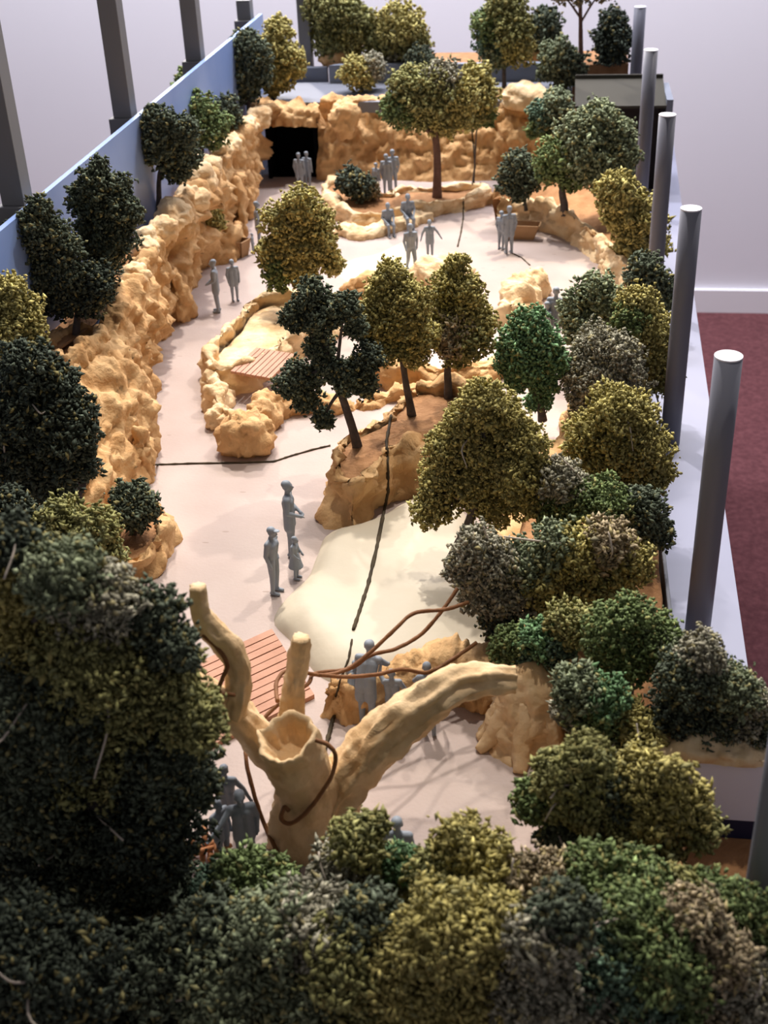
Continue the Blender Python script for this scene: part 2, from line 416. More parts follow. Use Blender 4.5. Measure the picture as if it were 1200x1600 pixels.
ribbon('cliff_face', [f2, low, mid, c2, back, back2], 420, 64, 'rock', [0.12, 0.5, 0.55, 0.4, 0.25, 0.05], cl, f=0.95, seed=2.0, flip=True, dents=[(PX(207, 510, -11.75), (.8, .75, .38), (-1.1, 0, 0)), (PX(322, 345, -12.1), (.9, 1.0, .55), (-.8, 0, 0)), (PX(285, 392, -12.0), (.8, .7, .3), (-.7, 0, 0)), ((-12.0, 51.9, 1.3), (1.3, 1.7, 1.75), (-.95, 0, 0))])
for i, (x, y, r_, z) in enumerate([(225, 388, .42, 3.0), (255, 362, .5, 3.0), (275, 335, .62, 3.05), (312, 283, .6, 3.1), (320, 262, .62, 3.15), (345, 232, .5, 3.1), (362, 224, .42, 3.1), (388, 196, .48, 3.1), (408, 182, .5, 3.05),
                                   (212, 430, .42, 3.0), (200, 455, .36, 2.9), (302, 310, .5, 2.9), (230, 372, .38, 3.0)]):
    c = P(x, y, z); boulder('boulder', c, (r_, r_ * 1.15, r_ * 0.85), 'rock_pale_lit', 0.3, cl, seed=i * 3.1)
# buttresses at the foot of the left cliff
for i, (x, y, rr) in enumerate([(216, 640, (.35, .5, 1.2)), (222, 600, (.3, .5, 1.0)), (228, 715, (.35, .5, .9)), (215, 690, (.4, .6, .8)), (255, 500, (.3, .4, .9)), (280, 470, (.3, .5, 1.1)), (378, 340, (.3, .5, 1.3)), (388, 310, (.35, .6, 1.3))]):
    c = P(x, y, rr[2] * 0.55); boulder('buttress', c, rr, 'rock', 0.45, cl, seed=40 + i * 2.3, f=1.1)
# left terrace soil
ter = [np.array([[-13.12, y, 2.75] for y in np.linspace(21, 55, 15)]), c2 * (1, 1, 0) + (-0.75, 0.12, 2.8), ]
V = []; n = 40
La = crom(ter[0], n); Lb = crom(ter[1], n)
G = np.stack([La * (1 - t) + Lb * t for t in np.linspace(0, 1, 9)], 1)
G[:, :, 2] = np.minimum(G[:, :, 2], 2.85)
V = rocky(G.reshape(-1, 3), np.tile([0, 0, 1.0], (n * 9, 1)), 0.12, 0.9, 5)
o = obj('terrace_soil', V, grid_faces(n, 9)[:, ::-1].copy(), 'soil'); tag(o, 'brown soil terrace between blue panel and left rock cliff', 'soil', kind='structure')

# back cliff to the right of the cave, with lintel and dark cave
bc = empty('rock_cliff', (-5, 52.5, 0)); tag(bc, 'broad tan rock cliff at the back with the black cave doorway', 'rock cliff')
foot = np.array([[-10.35, 52.3, -.1], [-9.4, 52.1, -.1], [-8, 52.3, -.1], [-6, 51.9, -.1], [-4, 51.9, -.1], [-2, 52.0, -.1], [-1, 51.5, -.1], [0.3, 51.3, -.1], [0.9, 51.2, -.1]])
crest = np.array([P(500, 158, 3.15), P(530, 158, 3.1), P(570, 153, 3.1), P(620, 155, 3.0), P(680, 155, 3.0), P(740, 152, 3.0), P(790, 145, 3.2), P(830, 148, 3.1), P(890, 155, 3.0)])
c3 = crom(crest, 9); f3 = foot
c3[:, 1] = np.maximum(c3[:, 1], 52.2)
lo = f3 * .7 + c3 * .3 + (0, -.1, 0); mi = f3 * .35 + c3 * .65 + (0, -.2, 0); bk = c3 + (0, .8, -.05); bk2 = c3 + (0, 1.4, -.9)
ribbon('cliff_face', [f3, lo, mi, c3, bk, bk2], 230, 54, 'rock', [.1, .45, .5, .35, .25, .05], bc, f=0.9, seed=9.0, flip=False)
loaf('lintel', [(-12.9, 52.6, 2.25), (-12.2, 52.5, 2.3), (-11.3, 52.4, 2.35), (-10.4, 52.4, 2.3), (-9.8, 52.5, 2.2)], 0.75, [0.9, .8, .8, .85, .9], 'rock', 0.35, bc, seed=4.0, zb=0.0)
boulder('boulder', P(818, 152, 3.1), (1.0, .8, .6), 'rock_pale_lit', .3, bc, 3)
boulder('boulder', P(535, 185, 2.6), (.6, .6, .8), 'rock', .35, bc, 13)
boulder('boulder', P(805, 172, 2.5), (.8, .7, .6), 'rock', .35, bc, 17)
cv = empty('cave_doorway', (-11.3, 53.5, 0)); tag(cv, 'black rectangular cave doorway in the back left corner', 'doorway')
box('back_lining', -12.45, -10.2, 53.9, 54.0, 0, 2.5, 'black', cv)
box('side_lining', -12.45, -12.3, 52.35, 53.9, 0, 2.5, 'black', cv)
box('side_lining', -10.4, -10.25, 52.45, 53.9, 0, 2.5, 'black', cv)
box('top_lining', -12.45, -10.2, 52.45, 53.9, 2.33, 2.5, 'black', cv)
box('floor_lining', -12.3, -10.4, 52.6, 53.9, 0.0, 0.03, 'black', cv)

# rear building: grey roof deck, parapets, brown planting ground
o = box('roof_deck', -13.1, 0.35, 53.4, 57.2, 2.5, 2.95, 'roof_grey'); tag(o, 'flat light grey roof deck behind the back cliff', 'roof')
p = P(520, 128, 2.95)
V, F = prism_vf([(p[0] - 0.1, 57.0), (0.4, 57.0), (0.4, 57.35), (p[0] + 0.3, 57.35)], 2.95, 3.72)
o = obj('parapet_wall', V, F, 'parapet', smooth=False); tag(o, 'long blue-grey parapet wall edging the roof deck', 'parapet')
o = box('parapet_wall', -13.0, p[0] - 0.3, 57.6, 57.95, 2.5, 3.5, 'parapet'); tag(o, 'short darker blue-grey parapet left of the long one', 'parapet')
V, F = prism_vf([(-10.2, 57.4), (2.75, 57.4), (2.75, 60.4), (-10.2, 60.4)], -0.2, 3.55)
o = obj('rear_ground', V, F, 'soil', smooth=False); tag(o, 'brown earth bank beyond the parapet at the back', 'soil', kind='structure')
for i, (x, y, rr, lab) in enumerate([(520, 98, (.75, .4, .4), 'pale tan arched rock left behind the parapet'), (840, 92, (.5, .35, .35), 'pale tan rock behind the parapet near dark green trees'), (645, 92, (.6, .3, .3), 'tan rock under olive tree behind the parapet')]):
    c = PY(x, y, 58.3); c[2] = 3.75
    o = boulder('rear_rock', c, rr, 'rock', .3, None, 60 + i); tag(o, lab, 'rock')

# shed
sh = empty('shed', (2.1, 52.5, 0)); tag(sh, 'dark shed with sloping olive-grey roof at back right', 'shed')
V = [(0.45, 51.0, 3.18), (4.0, 51.0, 3.18), (4.0, 53.9, 3.62), (0.45, 53.9, 3.62), (0.45, 51.0, 3.28), (4.0, 51.0, 3.28), (4.0, 53.9, 3.72), (0.45, 53.9, 3.72)]
obj('roof', V, BOXF, 'shed_roof', sh, smooth=False)
box('fascia', 0.45, 4.0, 53.85, 53.98, 3.5, 3.86, 'shed_roof', sh)
box('front_wall', 0.6, 2.2, 51.35, 51.5, -0.2, 3.2, 'shed_brown', sh)
box('opening_shade', 2.2, 3.9, 51.6, 51.7, -0.2, 3.2, 'shed_dark', sh)  # solid near-black panel; the dark inside the doorway is its colour
box('side_wall', 3.8, 3.95, 51.35, 53.9, -0.2, 3.2, 'shed_dark', sh)
box('side_wall', 0.5, 0.6, 51.35, 53.9, -0.2, 3.2, 'rock_pale_lit', sh)
# pale sloping block behind the shed's right end
V, F = prism_vf([(4.0, 51.0), (4.25, 51.0), (4.25, 54), (4.0, 54)], -0.2, 3.5)
o = obj('end_wall', V, F, 'parapet', smooth=False); tag(o, 'narrow grey end wall closing the right side of the shed', 'wall panel')

# ------------------------------------------------------------------ right planting bank
foot = L3([(985, 475), (950, 520), (905, 590), (880, 660), (850, 720), (800, 790), (752, 870), (745, 950), (790, 1050), (880, 1130), (880, 1210), (850, 1310), (840, 1420)], -0.1)
foot = np.array(foot)
lip = foot + (0.35, 0.1, 0.95); mid = foot + (0.12, 0.05, .5); inn = foot * (1, 1, 0) + (0.9, 0.1, 0.85)
rt = np.array([[2.28, y, 0.8] for y in foot[:, 1]]); rt2 = np.array([[2.34, y, -0.2] for y in foot[:, 1]])
bank = empty('planting_bank', (1.5, 25, 0)); tag(bank, 'long rocky planting bank along the right side under the trees', 'planting bank')
ribbon('rock_edge', [foot, mid, lip, inn], 150, 22, 'rock', [.1, .35, .3, .1], bank, f=1.2, seed=6, flip=False)
ribbon('soil', [inn - (0.15, 0, 0.08), (inn + rt) / 2 + (0, 0, .1), rt, rt2], 90, 14, 'soil', [.1, .2, .1, 0], bank, f=1.0, seed=8, flip=False)
# upper right terrace with its rim
t2 = empty('planting_terrace', (0.5, 44, 0)); tag(t2, 'raised brown planting terrace with pale rock rim at upper right', 'planting terrace')
rim = [P(775, 352), P(800, 348), P(835, 358), P(870, 372), P(905, 395), P(940, 428), P(962, 455), P(985, 480)]
fo = np.array(rim); fo[:, 2] = -.1
li = fo + (.15, .3, 1.05); ii = fo + (.35, .75, .85)
ribbon('rock_rim', [fo, fo * .5 + li * .5 + (0.0, -.1, 0), li, ii], 110, 22, 'rock_pale_lit', [.1, .4, .35, .1], t2, f=1.3, seed=21)
bkl = np.array([P(770, 312, .9), P(800, 300, .9), P(840, 290, .9), P(880, 285, 1.0), P(920, 280, 1.1), P(960, 290, 1.1), P(1000, 330, .9), P(1015, 400, .85)])
bkl[:, 0] = np.minimum(bkl[:, 0], 2.3)
ribbon('soil', [ii - (0.1, .1, .12), (ii * .5 + bkl * .5), bkl, bkl + (.1, .4, -1)], 60, 16, 'soil', [.08, .15, .1, .0], t2, f=1.0, seed=23)
loaf('rock_rim', [P(770, 322), P(800, 312), P(850, 308), P(890, 298), P(925, 283)], .3, [.7, .9, 1.05, 1.2, 1.2], 'rock', .3, t2, seed=25, ns=50)

# ------------------------------------------------------------------ planters and rocks in the middle
planter('rock_planter', 'tan rock planter in the centre holding three slender trees', L3([(517, 705), (522, 735), (540, 748), (560, 750), (586, 728), (606, 700), (640, 695), (672, 702), (705, 695), (735, 660), (742, 620), (705, 597), (650, 602), (605, 640), (565, 662), (532, 680)], 1.35), flare=.3, rim_w=.3, drop=.2, amp=.34, seed=31, f=1.3)
planter('rock_planter', 'pale rock planter beside the small wooden footbridge', L3([(322, 548), (345, 515), (372, 487), (398, 462), (440, 452), (490, 455), (515, 480), (490, 508), (445, 528), (405, 556), (362, 572), (332, 572)], 0.85), flare=.2, rim_w=.34, drop=.4, amp=.26, seed=33, mat='rock_pale_lit', soil='rock_pale_lit')
planter('rock_planter', 'low curved rock planter with dark bush before the cave', L3([(506, 284), (514, 306), (540, 327), (585, 331), (640, 317), (700, 311), (745, 301), (768, 291), (750, 285), (690, 292), (640, 291), (605, 302), (570, 296), (535, 277)], 0.6), flare=.2, rim_w=.3, drop=.2, amp=.25, seed=35, mat='rock_pale_lit')
planter('rock_planter', 'small rock planter at left holding a round dark bush', L3([(190, 868), (212, 868), (238, 852), (252, 825), (256, 795), (235, 782), (200, 790), (170, 820)], 0.75), flare=.25, rim_w=.16, drop=.2, amp=.2, seed=37)
planter('rock_planter', 'tall rock headland with sunken soil at left beside the path', L3([(100, 560), (135, 540), (165, 522), (152, 506), (120, 505), (85, 515), (70, 540)], 2.9), z_base=1.2, flare=.5, rim_w=.22, drop=.3, amp=.22, seed=39)
planter('rock_planter', 'rock planter at far left edge below the dark blue-green tree', L3([(10, 775), (40, 762), (70, 790), (60, 830), (10, 840), (-30, 800)], 1.4), flare=.3, rim_w=.2, drop=.2, amp=.2, seed=41)
planter('rock_planter', 'ledge planter under the cliff holding a yellowish bush', L3([(285, 378), (310, 372), (340, 366), (362, 362), (370, 345), (345, 335), (310, 345), (285, 360)], 1.0), flare=.3, rim_w=.2, drop=.25, amp=.25, seed=43)
# loose rocks; (kind, ...)
def rock_loaf(label, pts, w_, h_, mat='rock', amp=.25, seed=0., ns=60):
    o = loaf('rock_ridge', pts, w_, h_, mat, amp, None, 1.4, seed, ns); return tag(o, label, 'rock')
def rock_boulder(label, x, y, r_, z=None, mat='rock', amp=.28, seed=0., zc=0.5):
    rr = np.broadcast_to(np.asarray(r_, float), 3)
    c = P(x, y, rr[2] * zc if z is None else z); o = boulder('boulder', c, rr, mat, amp, None, seed, 1.4); return tag(o, label, 'boulder')
rock_loaf('tan rock ridge below the footbridge at centre left', [P(330, 612), P(345, 650), P(368, 680)], .42, [.7, .8, .7], 'rock_pale_lit', .3, 51)
rock_loaf('tan rock ridge running right from the big front boulder', [P(395, 680), P(425, 655), P(462, 640), P(520, 640), P(560, 640)], .4, [.8, .75, .6, .5, .3], 'rock', .3, 53)
rock_boulder('large rounded tan boulder at the front of centre left rocks', 385, 676, (.72, .75, .85), zc=.6, seed=55, amp=.34)
rock_boulder('small pale boulder tucked left of the large front boulder', 338, 655, (.3, .35, .4), seed=56, mat='rock_pale_lit')
rock_loaf('long low rock edge under slender trees in the middle', [P(550, 640), P(600, 628), P(655, 618), P(720, 605), P(775, 600)], .3, [.3, .35, .4, .45, .4], 'rock', .25, 57)
rock_loaf('brown rock bank behind the three slender trees', [P(560, 590), P(620, 600), P(700, 600), P(780, 585), P(830, 560)], .4, [.6, .7, .7, .6, .4], 'rock', .3, 58)
rock_boulder('flat tan stone left of the middle tree trunk', 678, 625, (.5, .3, .3), z=.55, seed=59)
rock_boulder('rounded tan stone right of the middle tree trunk', 737, 622, (.55, .35, .35), z=.55, seed=61)
rock_boulder('pale lumpy boulder beside two walking figurines', 692, 432, (1.15, .8, .62), seed=63, mat='rock_pale_lit', amp=.34)
rock_boulder('small brown boulder between olive trees in upper middle', 572, 452, (.85, .6, .55), seed=65)
rock_loaf('pale jagged rock ridge left of the embracing figurines', [P(800, 512), P(805, 490), P(820, 468), P(838, 452)], .45, [.8, .75, .95, .8], 'rock_pale_lit', .36, 67)
rock_loaf('low pale rock seat with two sitting figurines', [P(528, 362), P(560, 370), P(600, 362), P(640, 350), P(668, 340)], .42, [.4, .42, .42, .4, .3], 'rock_pale_lit', .22, 69)
# pale slab and its front wall
def mound(name, label, outline, zt, mat, amp=.06, seed=0., edge=.25, cat='rock', ns=120):
    O = crom(outline, ns, closed=True); O[:, 2] = 0; ctr = O.mean(0)
    tt = [0, .03, .07, .12, .2, .3, .45, .6, .8, .97]; G = []
    for t_ in tt:
        r_ = O * (1 - t_) + ctr * t_; r_[:, 2] = -.08 + (zt + .08) * min(1, t_ / edge) ** .6; G.append(r_)
    G = np.stack(G, 1); V = G.reshape(-1, 3).copy(); V[:, 2] += [amp * (mnoise.noise(Vector((v[0] * .5 + seed, v[1] * .5, 0))) + .3 * mnoise.noise(Vector((v[0] * 1.6, v[1] * 1.6 + seed, 0)))) for v in V]
    F = grid_faces(ns, len(tt), True); ci = len(V); V = np.vstack([V, [V[len(tt) - 1::len(tt)].mean(0)]])
    k = len(tt)
    Fl = [tuple(x) for x in F] + [(i * k + k - 1, ((i + 1) % ns) * k + k - 1, ci) for i in range(ns)]
    # orientation
    a, b_, c = V[Fl[0][0]], V[Fl[0][1]], V[Fl[0][2]]
    me_up = np.cross(V[Fl[5][1]] - V[Fl[5][0]], V[Fl[5][2]] - V[Fl[5][0]])[2]
    if me_up < 0: Fl = [f_[::-1] for f_ in Fl]
    o = obj(name, V, Fl, mat); return tag(o, label, cat)
mound('rock_slab', 'smooth cream rock slab in front of the centre planter', [P(*q) for q in [(425, 970), (445, 935), (478, 905), (496, 868), (512, 838), (580, 815), (660, 780), (725, 800), (745, 880), (770, 960), (800, 1040), (740, 1075), (650, 1075), (570, 1080), (500, 1062), (455, 1005)]], .42, 'slab', .12, 71, .22)
rock_loaf('tan rock wall that figurines lean on below the slab', [P(505, 1102), P(540, 1110), P(600, 1098), P(660, 1082), P(720, 1085), P(775, 1090)], [.3, .35, .4, .45, .45, .4], [.75, .8, .85, .9, .85, .8], 'rock', .3, 73, 90)
mound('rock_slab', 'thin cream ground patch tinted as spotlit, beside two walking figurines', [P(*q) for q in [(520, 428), (545, 405), (590, 395), (640, 372), (655, 385), (650, 420), (640, 450), (560, 452)]], .06, 'slab', .02, 75, .2)  # cream tone paints in the spotlight falling on the plaza
# white panelled bank end at lower right
be = empty('bank_end', (2.9, 15.4, 0)); tag(be, 'white bank end panel with navy base and tan crust at lower right', 'panel')
box('panel', 1.95, 4.3, 15.2, 15.32, .42, 1.68, 'panel_white', be)
box('navy_base', 1.95, 4.3, 15.22, 15.3, -.2, .42, 'navy', be)
box('fill', 1.95, 4.3, 15.32, 16.7, -.2, 1.6, 'rock', be)
tp = np.array([[1.8, 15.15, 1.68], [2.4, 15.1, 1.7], [3.2, 15.1, 1.66], [4.35, 15.1, 1.68]])
ribbon('crust', [tp + (0, 0, -.03), tp + (0, .05, .12), tp + (0, .5, .16), tp + (0, 1.6, .05)], 50, 16, 'rock_pale_lit', [.06, .14, .16, .05], be, f=2, seed=77)
tp = np.array([[1.95, 15.2, -.1], [1.9, 15.15, .6], [1.85, 15.1, 1.2], [1.8, 15.15, 1.75]])
ribbon('crust', [tp + (.12, 0, 0), tp + (0, -.06, 0), tp + (-.3, .1, 0), tp + (-.4, 1, 0)], 40, 14, 'rock_pale_lit', [.05, .15, .15, .05], be, f=2, seed=78, flip=True)
V, F = prism_vf([(1.0, 10), (4.3, 10), (4.3, 15.2), (1.0, 15.2)], -.2, .02)
o = obj('lower_soil', V, F, 'soil', smooth=False); tag(o, 'bare brown soil at lower right before the bank end', 'soil', kind='structure')
bpy.context.view_layer.update()

# ------------------------------------------------------------------ surface lookup: where the ground really is
_dg = bpy.context.evaluated_depsgraph_get()
def surf(px, py):
    d = Vector(ray(px, py)).normalized(); o0 = Vector((0, 0, CAM_H * S))
    hit, loc, nrm, idx, ob, mw = sc.ray_cast(_dg, o0, d)
    if hit: return np.array(loc) / S
    return P(px, py, 0)

# ------------------------------------------------------------------ seams in the model base
def seam(label, pts, r_=.028, lift=.015):
    Q = []
    for a, b_ in zip(pts[:-1], pts[1:]):
        for t_ in np.linspace(0, 1, 9, endpoint=False):
            Q.append(surf(a[0] + (b_[0] - a[0]) * t_, a[1] + (b_[1] - a[1]) * t_))
    Q.append(surf(*pts[-1])); Q = np.array(Q)
    keep = [0]
    for i in range(1, len(Q)):
        if np.linalg.norm(Q[i] - Q[keep[-1]]) < 3: keep.append(i)
    Q = Q[keep] + (0, 0, lift)
    rr = r_ * (0.75 + 0.5 * rng.random(len(Q)))
    o = tube('seam', Q, rr, 'seam', n=6); return tag(o, label, 'seam')
seam('dark joint line crossing the path from the left cliff', [(240, 727), (300, 725), (380, 724), (428, 722), (455, 713), (490, 703), (516, 697)])
seam('dark joint line down the centre planter and cream slab', [(611, 650), (604, 690), (606, 730), (606, 770), (598, 810), (588, 860), (575, 915), (562, 955), (552, 985)], .04)
seam('thin dark joint line down the front rock wall', [(550, 1000), (545, 1030), (533, 1060), (525, 1090)], .022)
seam('dark joint line on the sand before the dead tree', [(522, 1118), (515, 1145), (506, 1180)], .045)
seam('dark joint line running down the back cliff', [(737, 200), (740, 230), (742, 260), (738, 288)], .035)
seam('dark joint line across the low planter rim in upper middle', [(724, 312), (724, 340), (720, 365), (715, 386)], .03)
seam('thin crack on the cream plaza near two embracing figurines', [(800, 396), (815, 403), (828, 415)], .022)

# ------------------------------------------------------------------ plank decks
def deck(name, label, A, B, C, n, z0, th, ext=0.0, gap=.03):
    A, B, C = [np.array(q)[:2] for q in (A, B, C)]
    u = (B - A); A = A - u / np.linalg.norm(u) * ext; u = B - A; v = C - B
    r = empty(name, (*(A + u / 2 + v / 2), z0)); tag(r, label, 'deck')
    L = np.linalg.norm(u); W = np.linalg.norm(v) / n; uu = u / L; vv = v / np.linalg.norm(v)
    for i in range(n):
        a = A + v * (i / n) + vv * gap / 2; b_ = a + u; c = b_ + vv * (W - gap); d = a + vv * (W - gap)
        V, F = prism_vf([a, b_, c, d][::-1], z0, z0 + th + .01 * random.random())
        obj('plank', V, F, 'deck', r, smooth=False)
    return r
deck('plank_deck', 'reddish plank deck beside the big dead tree', P(300, 1045), P(425, 988), P(492, 1092), 11, 0.0, .1, 1.6)
deck('plank_bridge', 'small reddish plank footbridge among centre left rocks', P(360, 582, .75), P(400, 545, .75), P(462, 556, .75), 8, .72, .08)

# ------------------------------------------------------------------ big dead tree with vines
dt = empty('dead_tree', (-3.85, 14.6, 0)); tag(dt, 'big tan hollow dead tree trunk with bare limbs in the foreground', 'dead tree')
Yb = 14.6
base = PY(478, 1345, Yb); base[2] = -.1
tpt = PY(447, 1150, 14.3)
def ringtube(name, pts, rad, n, seg, rough, seed, mat, parent, hollow=0.0):
    q = crom(np.c_[np.asarray(pts, float), rad], seg); p, r_ = q[:, :3], q[:, 3]
    if hollow:
        ax = p[-1] - p[-2]; ax /= np.linalg.norm(ax)
        p = np.vstack([p, p[-1] + ax * .02, p[-1] - ax * .05, p[-1] - ax * hollow * .6, p[-1] - ax * hollow, p[-1] - ax * hollow * 1.05]); r_ = np.r_[r_, r_[-1] * .93, r_[-1] * .8, r_[-1] * .66, r_[-1] * .5, r_[-1] * .02]
    T = np.gradient(p, axis=0); T[-5:] = (q[-1, :3] - q[-2, :3]) if hollow else T[-5:]
    T /= np.linalg.norm(T, axis=1)[:, None] + 1e-12
    u = np.cross(T[0], (0.3, 1, 0.2)); V = []
    for i in range(len(p)):
        u = u - T[i] * (u @ T[i]); u /= np.linalg.norm(u); v = np.cross(T[i], u)
        for k in range(n):
            a = 2 * PI * k / n; d = u * math.cos(a) + v * math.sin(a)
            s_ = Vector((math.cos(a) * 1.4 + seed, math.sin(a) * 1.4, min(i, seg) * .055 + a * .25))
            V.append(p[i] + d * r_[i] * (1 + rough * (1.2 * mnoise.noise(Vector((s_[0] * 2.2, s_[1] * 2.2, s_[2] * .8))) + mnoise.noise(s_ * 1.6) + .6 * mnoise.noise(s_ * 3.7) + .3 * mnoise.noise(s_ * 8))))
    m = len(p); F = [(i * n + k, i * n + (k + 1) % n, (i + 1) * n + (k + 1) % n, (i + 1) * n + k) for i in range(m - 1) for k in range(n)]
    V.append(p[0]); V.append(p[-1]); a, b_ = len(V) - 2, len(V) - 1
    F += [(a, (k + 1) % n, k) for k in range(n)] + [(b_, (m - 1) * n + k, (m - 1) * n + (k + 1) % n) for k in range(n)]
    return obj(name, V, F, mat, parent)
ringtube('trunk', [base, PY(480, 1280, Yb), PY(482, 1235, Yb), PY(466, 1198, 14.52), tpt], [.62, .56, .53, .47, .46], 40, 60, .16, 1.0, 'deadwood', dt, .45)
ringtube('limb', [PY(505, 1265, 14.7), PY(545, 1215, 14.9), PY(600, 1150, 15.1), PY(655, 1105, 15.3), PY(705, 1072, 15.5), PY(755, 1062, 15.7), PY(803, 1062, 15.8)], [.42, .38, .36, .35, .3, .25, .22], 32, 90, .28, 4.0, 'deadwood', dt, .16)
left_limb = ringtube('limb', [PY(450, 1200, 14.9), PY(412, 1160, 15.0), PY(375, 1122, 14.85), PY(335, 1092, 14.55), PY(290, 1070, 14.5)], [.34, .3, .27, .26, .24], 28, 60, .2, 7.0, 'deadwood', dt)
ringtube('limb', [PY(362, 1115, 14.6), PY(370, 1080, 14.65), PY(372, 1045, 14.7), PY(356, 1010, 14.7), PY(330, 980, 14.7), PY(314, 955, 14.7), PY(309, 916, 14.7)], [.2, .19, .18, .19, .18, .15, .11], 26, 80, .22, 9.0, 'deadwood', left_limb)
ringtube('limb', [PY(452, 1150, 15.0), PY(456, 1110, 15.2), PY(460, 1070, 15.3), PY(466, 1030, 15.4), PY(470, 996, 15.4)], [.2, .19, .17, .16, .13], 26, 60, .25, 12.0, 'deadwood', dt)
z4 = lambda x, y: (280 + x * .4833, 900 + y * .4833)
def vine(label, pts, Y0, Y1, r_=.036):
    n = len(pts); Q = [PY(*z4(*q), Y0 + (Y1 - Y0) * i / (n - 1)) for i, q in enumerate(pts)]
    o = tube('vine', Q, r_, 'vine', n=8, seg=n * 10, rough=.18, seed=n); return tag(o, label, 'vine', 'brown wire vines around the dead tree')
vine('brown vine arching highest from the right tree to the deck side', [(935, 85), (860, 108), (760, 120), (700, 170), (620, 245), (540, 302), (460, 320), (355, 305), (318, 335), (313, 370), (318, 405)], 18.4, 15.4)
vine('long brown vine drooping from right tree past the hollow trunk top to the ground', [(900, 40), (850, 112), (780, 190), (700, 235), (620, 256), (550, 300), (440, 315), (415, 350), (330, 408), (265, 470), (222, 530), (216, 590), (235, 680), (270, 790), (318, 895)], 18.6, 14.1)
vine('brown vine running lowest behind the leaning figurines', [(962, 215), (870, 278), (800, 312), (720, 302), (640, 318), (540, 326), (450, 320)], 18.2, 15.8)
vine('brown vine looped around the base of the hollow trunk', [(440, 530), (480, 545), (505, 580), (495, 640), (460, 700), (410, 765), (360, 800), (330, 785), (340, 748), (356, 760)], 14.15, 13.9)
vine('short dark vine crossing the left limb of the dead tree', [(75, 190), (130, 240), (155, 290), (140, 330), (130, 375), (180, 385)], 14.6, 14.3, .035)
# buttressed faux trunk under the right trees
bt = empty('buttress_trunk', (0.4, 17.3, 0)); tag(bt, 'tan buttressed faux tree trunk under the right trees', 'tree trunk')
c0 = P(822, 1150)
ringtube('trunk', [c0 + (0, 0, -.1), c0 + (0, 0, .35), c0 + (.02, 0, .7), c0 + (0, .05, 1.0), c0 + (-.03, .15, 1.2), c0 + (-.1, .3, 1.35)], [.85, .68, .60, .56, .5, .4], 44, 70, .13, 15.0, 'deadwood', bt)
for a0, L in ((-150, .9), (-95, .95), (-40, .85), (10, .7), (190, .8)):
    a = math.radians(a0); d = np.array([math.cos(a), math.sin(a), 0])
    tube('root', [c0 + d * .25 + (0, 0, 1.0), c0 + d * .5 + (0, 0, .55), c0 + d * .75 * L + (0, 0, .25), c0 + d * 1.05 * L + (0, 0, 0)], [.2, .2, .17, .1], 'deadwood', bt, n=14, seg=24, rough=.2, seed=a0)
# pile of orange-brown wood chips
wp = P(325, 1338)
for i in range(11):
    a = random.uniform(0, PI); c = wp + (random.uniform(-.32, .28), random.uniform(-.2, .2), .06 + .035 * i)
    d = np.array([math.cos(a), math.sin(a), random.uniform(-.15, .15)]) * random.uniform(.14, .26)
    o = tube('wood_chip', [c - d, c, c + d], [.045, .055, .04], 'chip', n=6, rough=.2, seed=i)
    tag(o, 'small orange wood piece in the heap below the big left tree', 'wood chip', 'orange wood pieces heaped at lower left')
# timber trough by the figurines
def trough(label, c, L, W_, H, rz):
    r = empty('trough', c); tag(r, label, 'trough')
    ca, sa = math.cos(rz), math.sin(rz)
    def tr(V): return [(c[0] + x * ca - y * sa, c[1] + x * sa + y * ca, c[2] + z) for x, y, z in V]
    for s_ in (-1, 1):
        V, F = box_vf(-L, L, 0, .06, 0, H)
        V = [(x * (1 if z > 0 else .7), s_ * (W_ * (.55 + .45 * z / H)) + y, z) for x, y, z in V]; obj('side_board', tr(V), F, 'trough', r, smooth=False)
    V, F = box_vf(-L * .7, L * .7, -W_ * .55, W_ * .55, 0, .05); obj('bottom_board', tr(V), F, 'trough', r, smooth=False)
    for s_ in (-1, 1):
        V = [(s_ * L * .7, -W_ * .55, 0), (s_ * L * .7, W_ * .55, 0), (s_ * L, W_, H), (s_ * L, -W_, H), (s_ * L * .66, -W_ * .55, 0), (s_ * L * .66, W_ * .55, 0), (s_ * L * .95, W_, H), (s_ * L * .95, -W_, H)]
        obj('end_board', tr(V), BOXF, 'trough', r, smooth=False)
trough('brown wooden trough behind two figurines at upper right', P(812, 372), .75, .3, .55, -.1)
trough('brown tilted wooden trough by the left cliff', P(378, 400), .3, .25, .6, 1.2)

# ------------------------------------------------------------------ grey figurines
def capsule(p, q, r1, r2, n=12):
    p, q = np.array(p, float), np.array(q, float); d = q - p; L = np.linalg.norm(d) + 1e-9; d = d / L
    pts, rad = [], []
    for a in np.linspace(-PI / 2 + .15, 0, 4): pts.append(p + d * r1 * math.sin(a)); rad.append(r1 * math.cos(a))
    for a in np.linspace(0, PI / 2 - .15, 4): pts.append(q + d * r2 * math.sin(a)); rad.append(r2 * math.cos(a))
    return tube_vf(pts, rad, n)
def ellipsoid(c, r_):
    V, F = ico(3); return np.asarray(c) + V * np.asarray(r_), [tuple(f_) for f_ in F]
BASE = dict(pel=(0, 0, .93), wai=(0, 0, 1.08), che=(0, 0, 1.30), nek=(0, 0, 1.47), hed=(0, -.02, 1.635),
            Ls=(.185, 0, 1.40), Le=(.25, .03, 1.13), Lw=(.23, -.05, .89), Rs=(-.185, 0, 1.40), Re=(-.25, .03, 1.13), Rw=(-.23, -.05, .89),
            Lh=(.09, 0, .90), Lk=(.1, -.01, .50), La=(.1, .02, .09), Rh=(-.09, 0, .90), Rk=(-.1, -.01, .50), Ra=(-.1, .02, .09))
_figs = {}
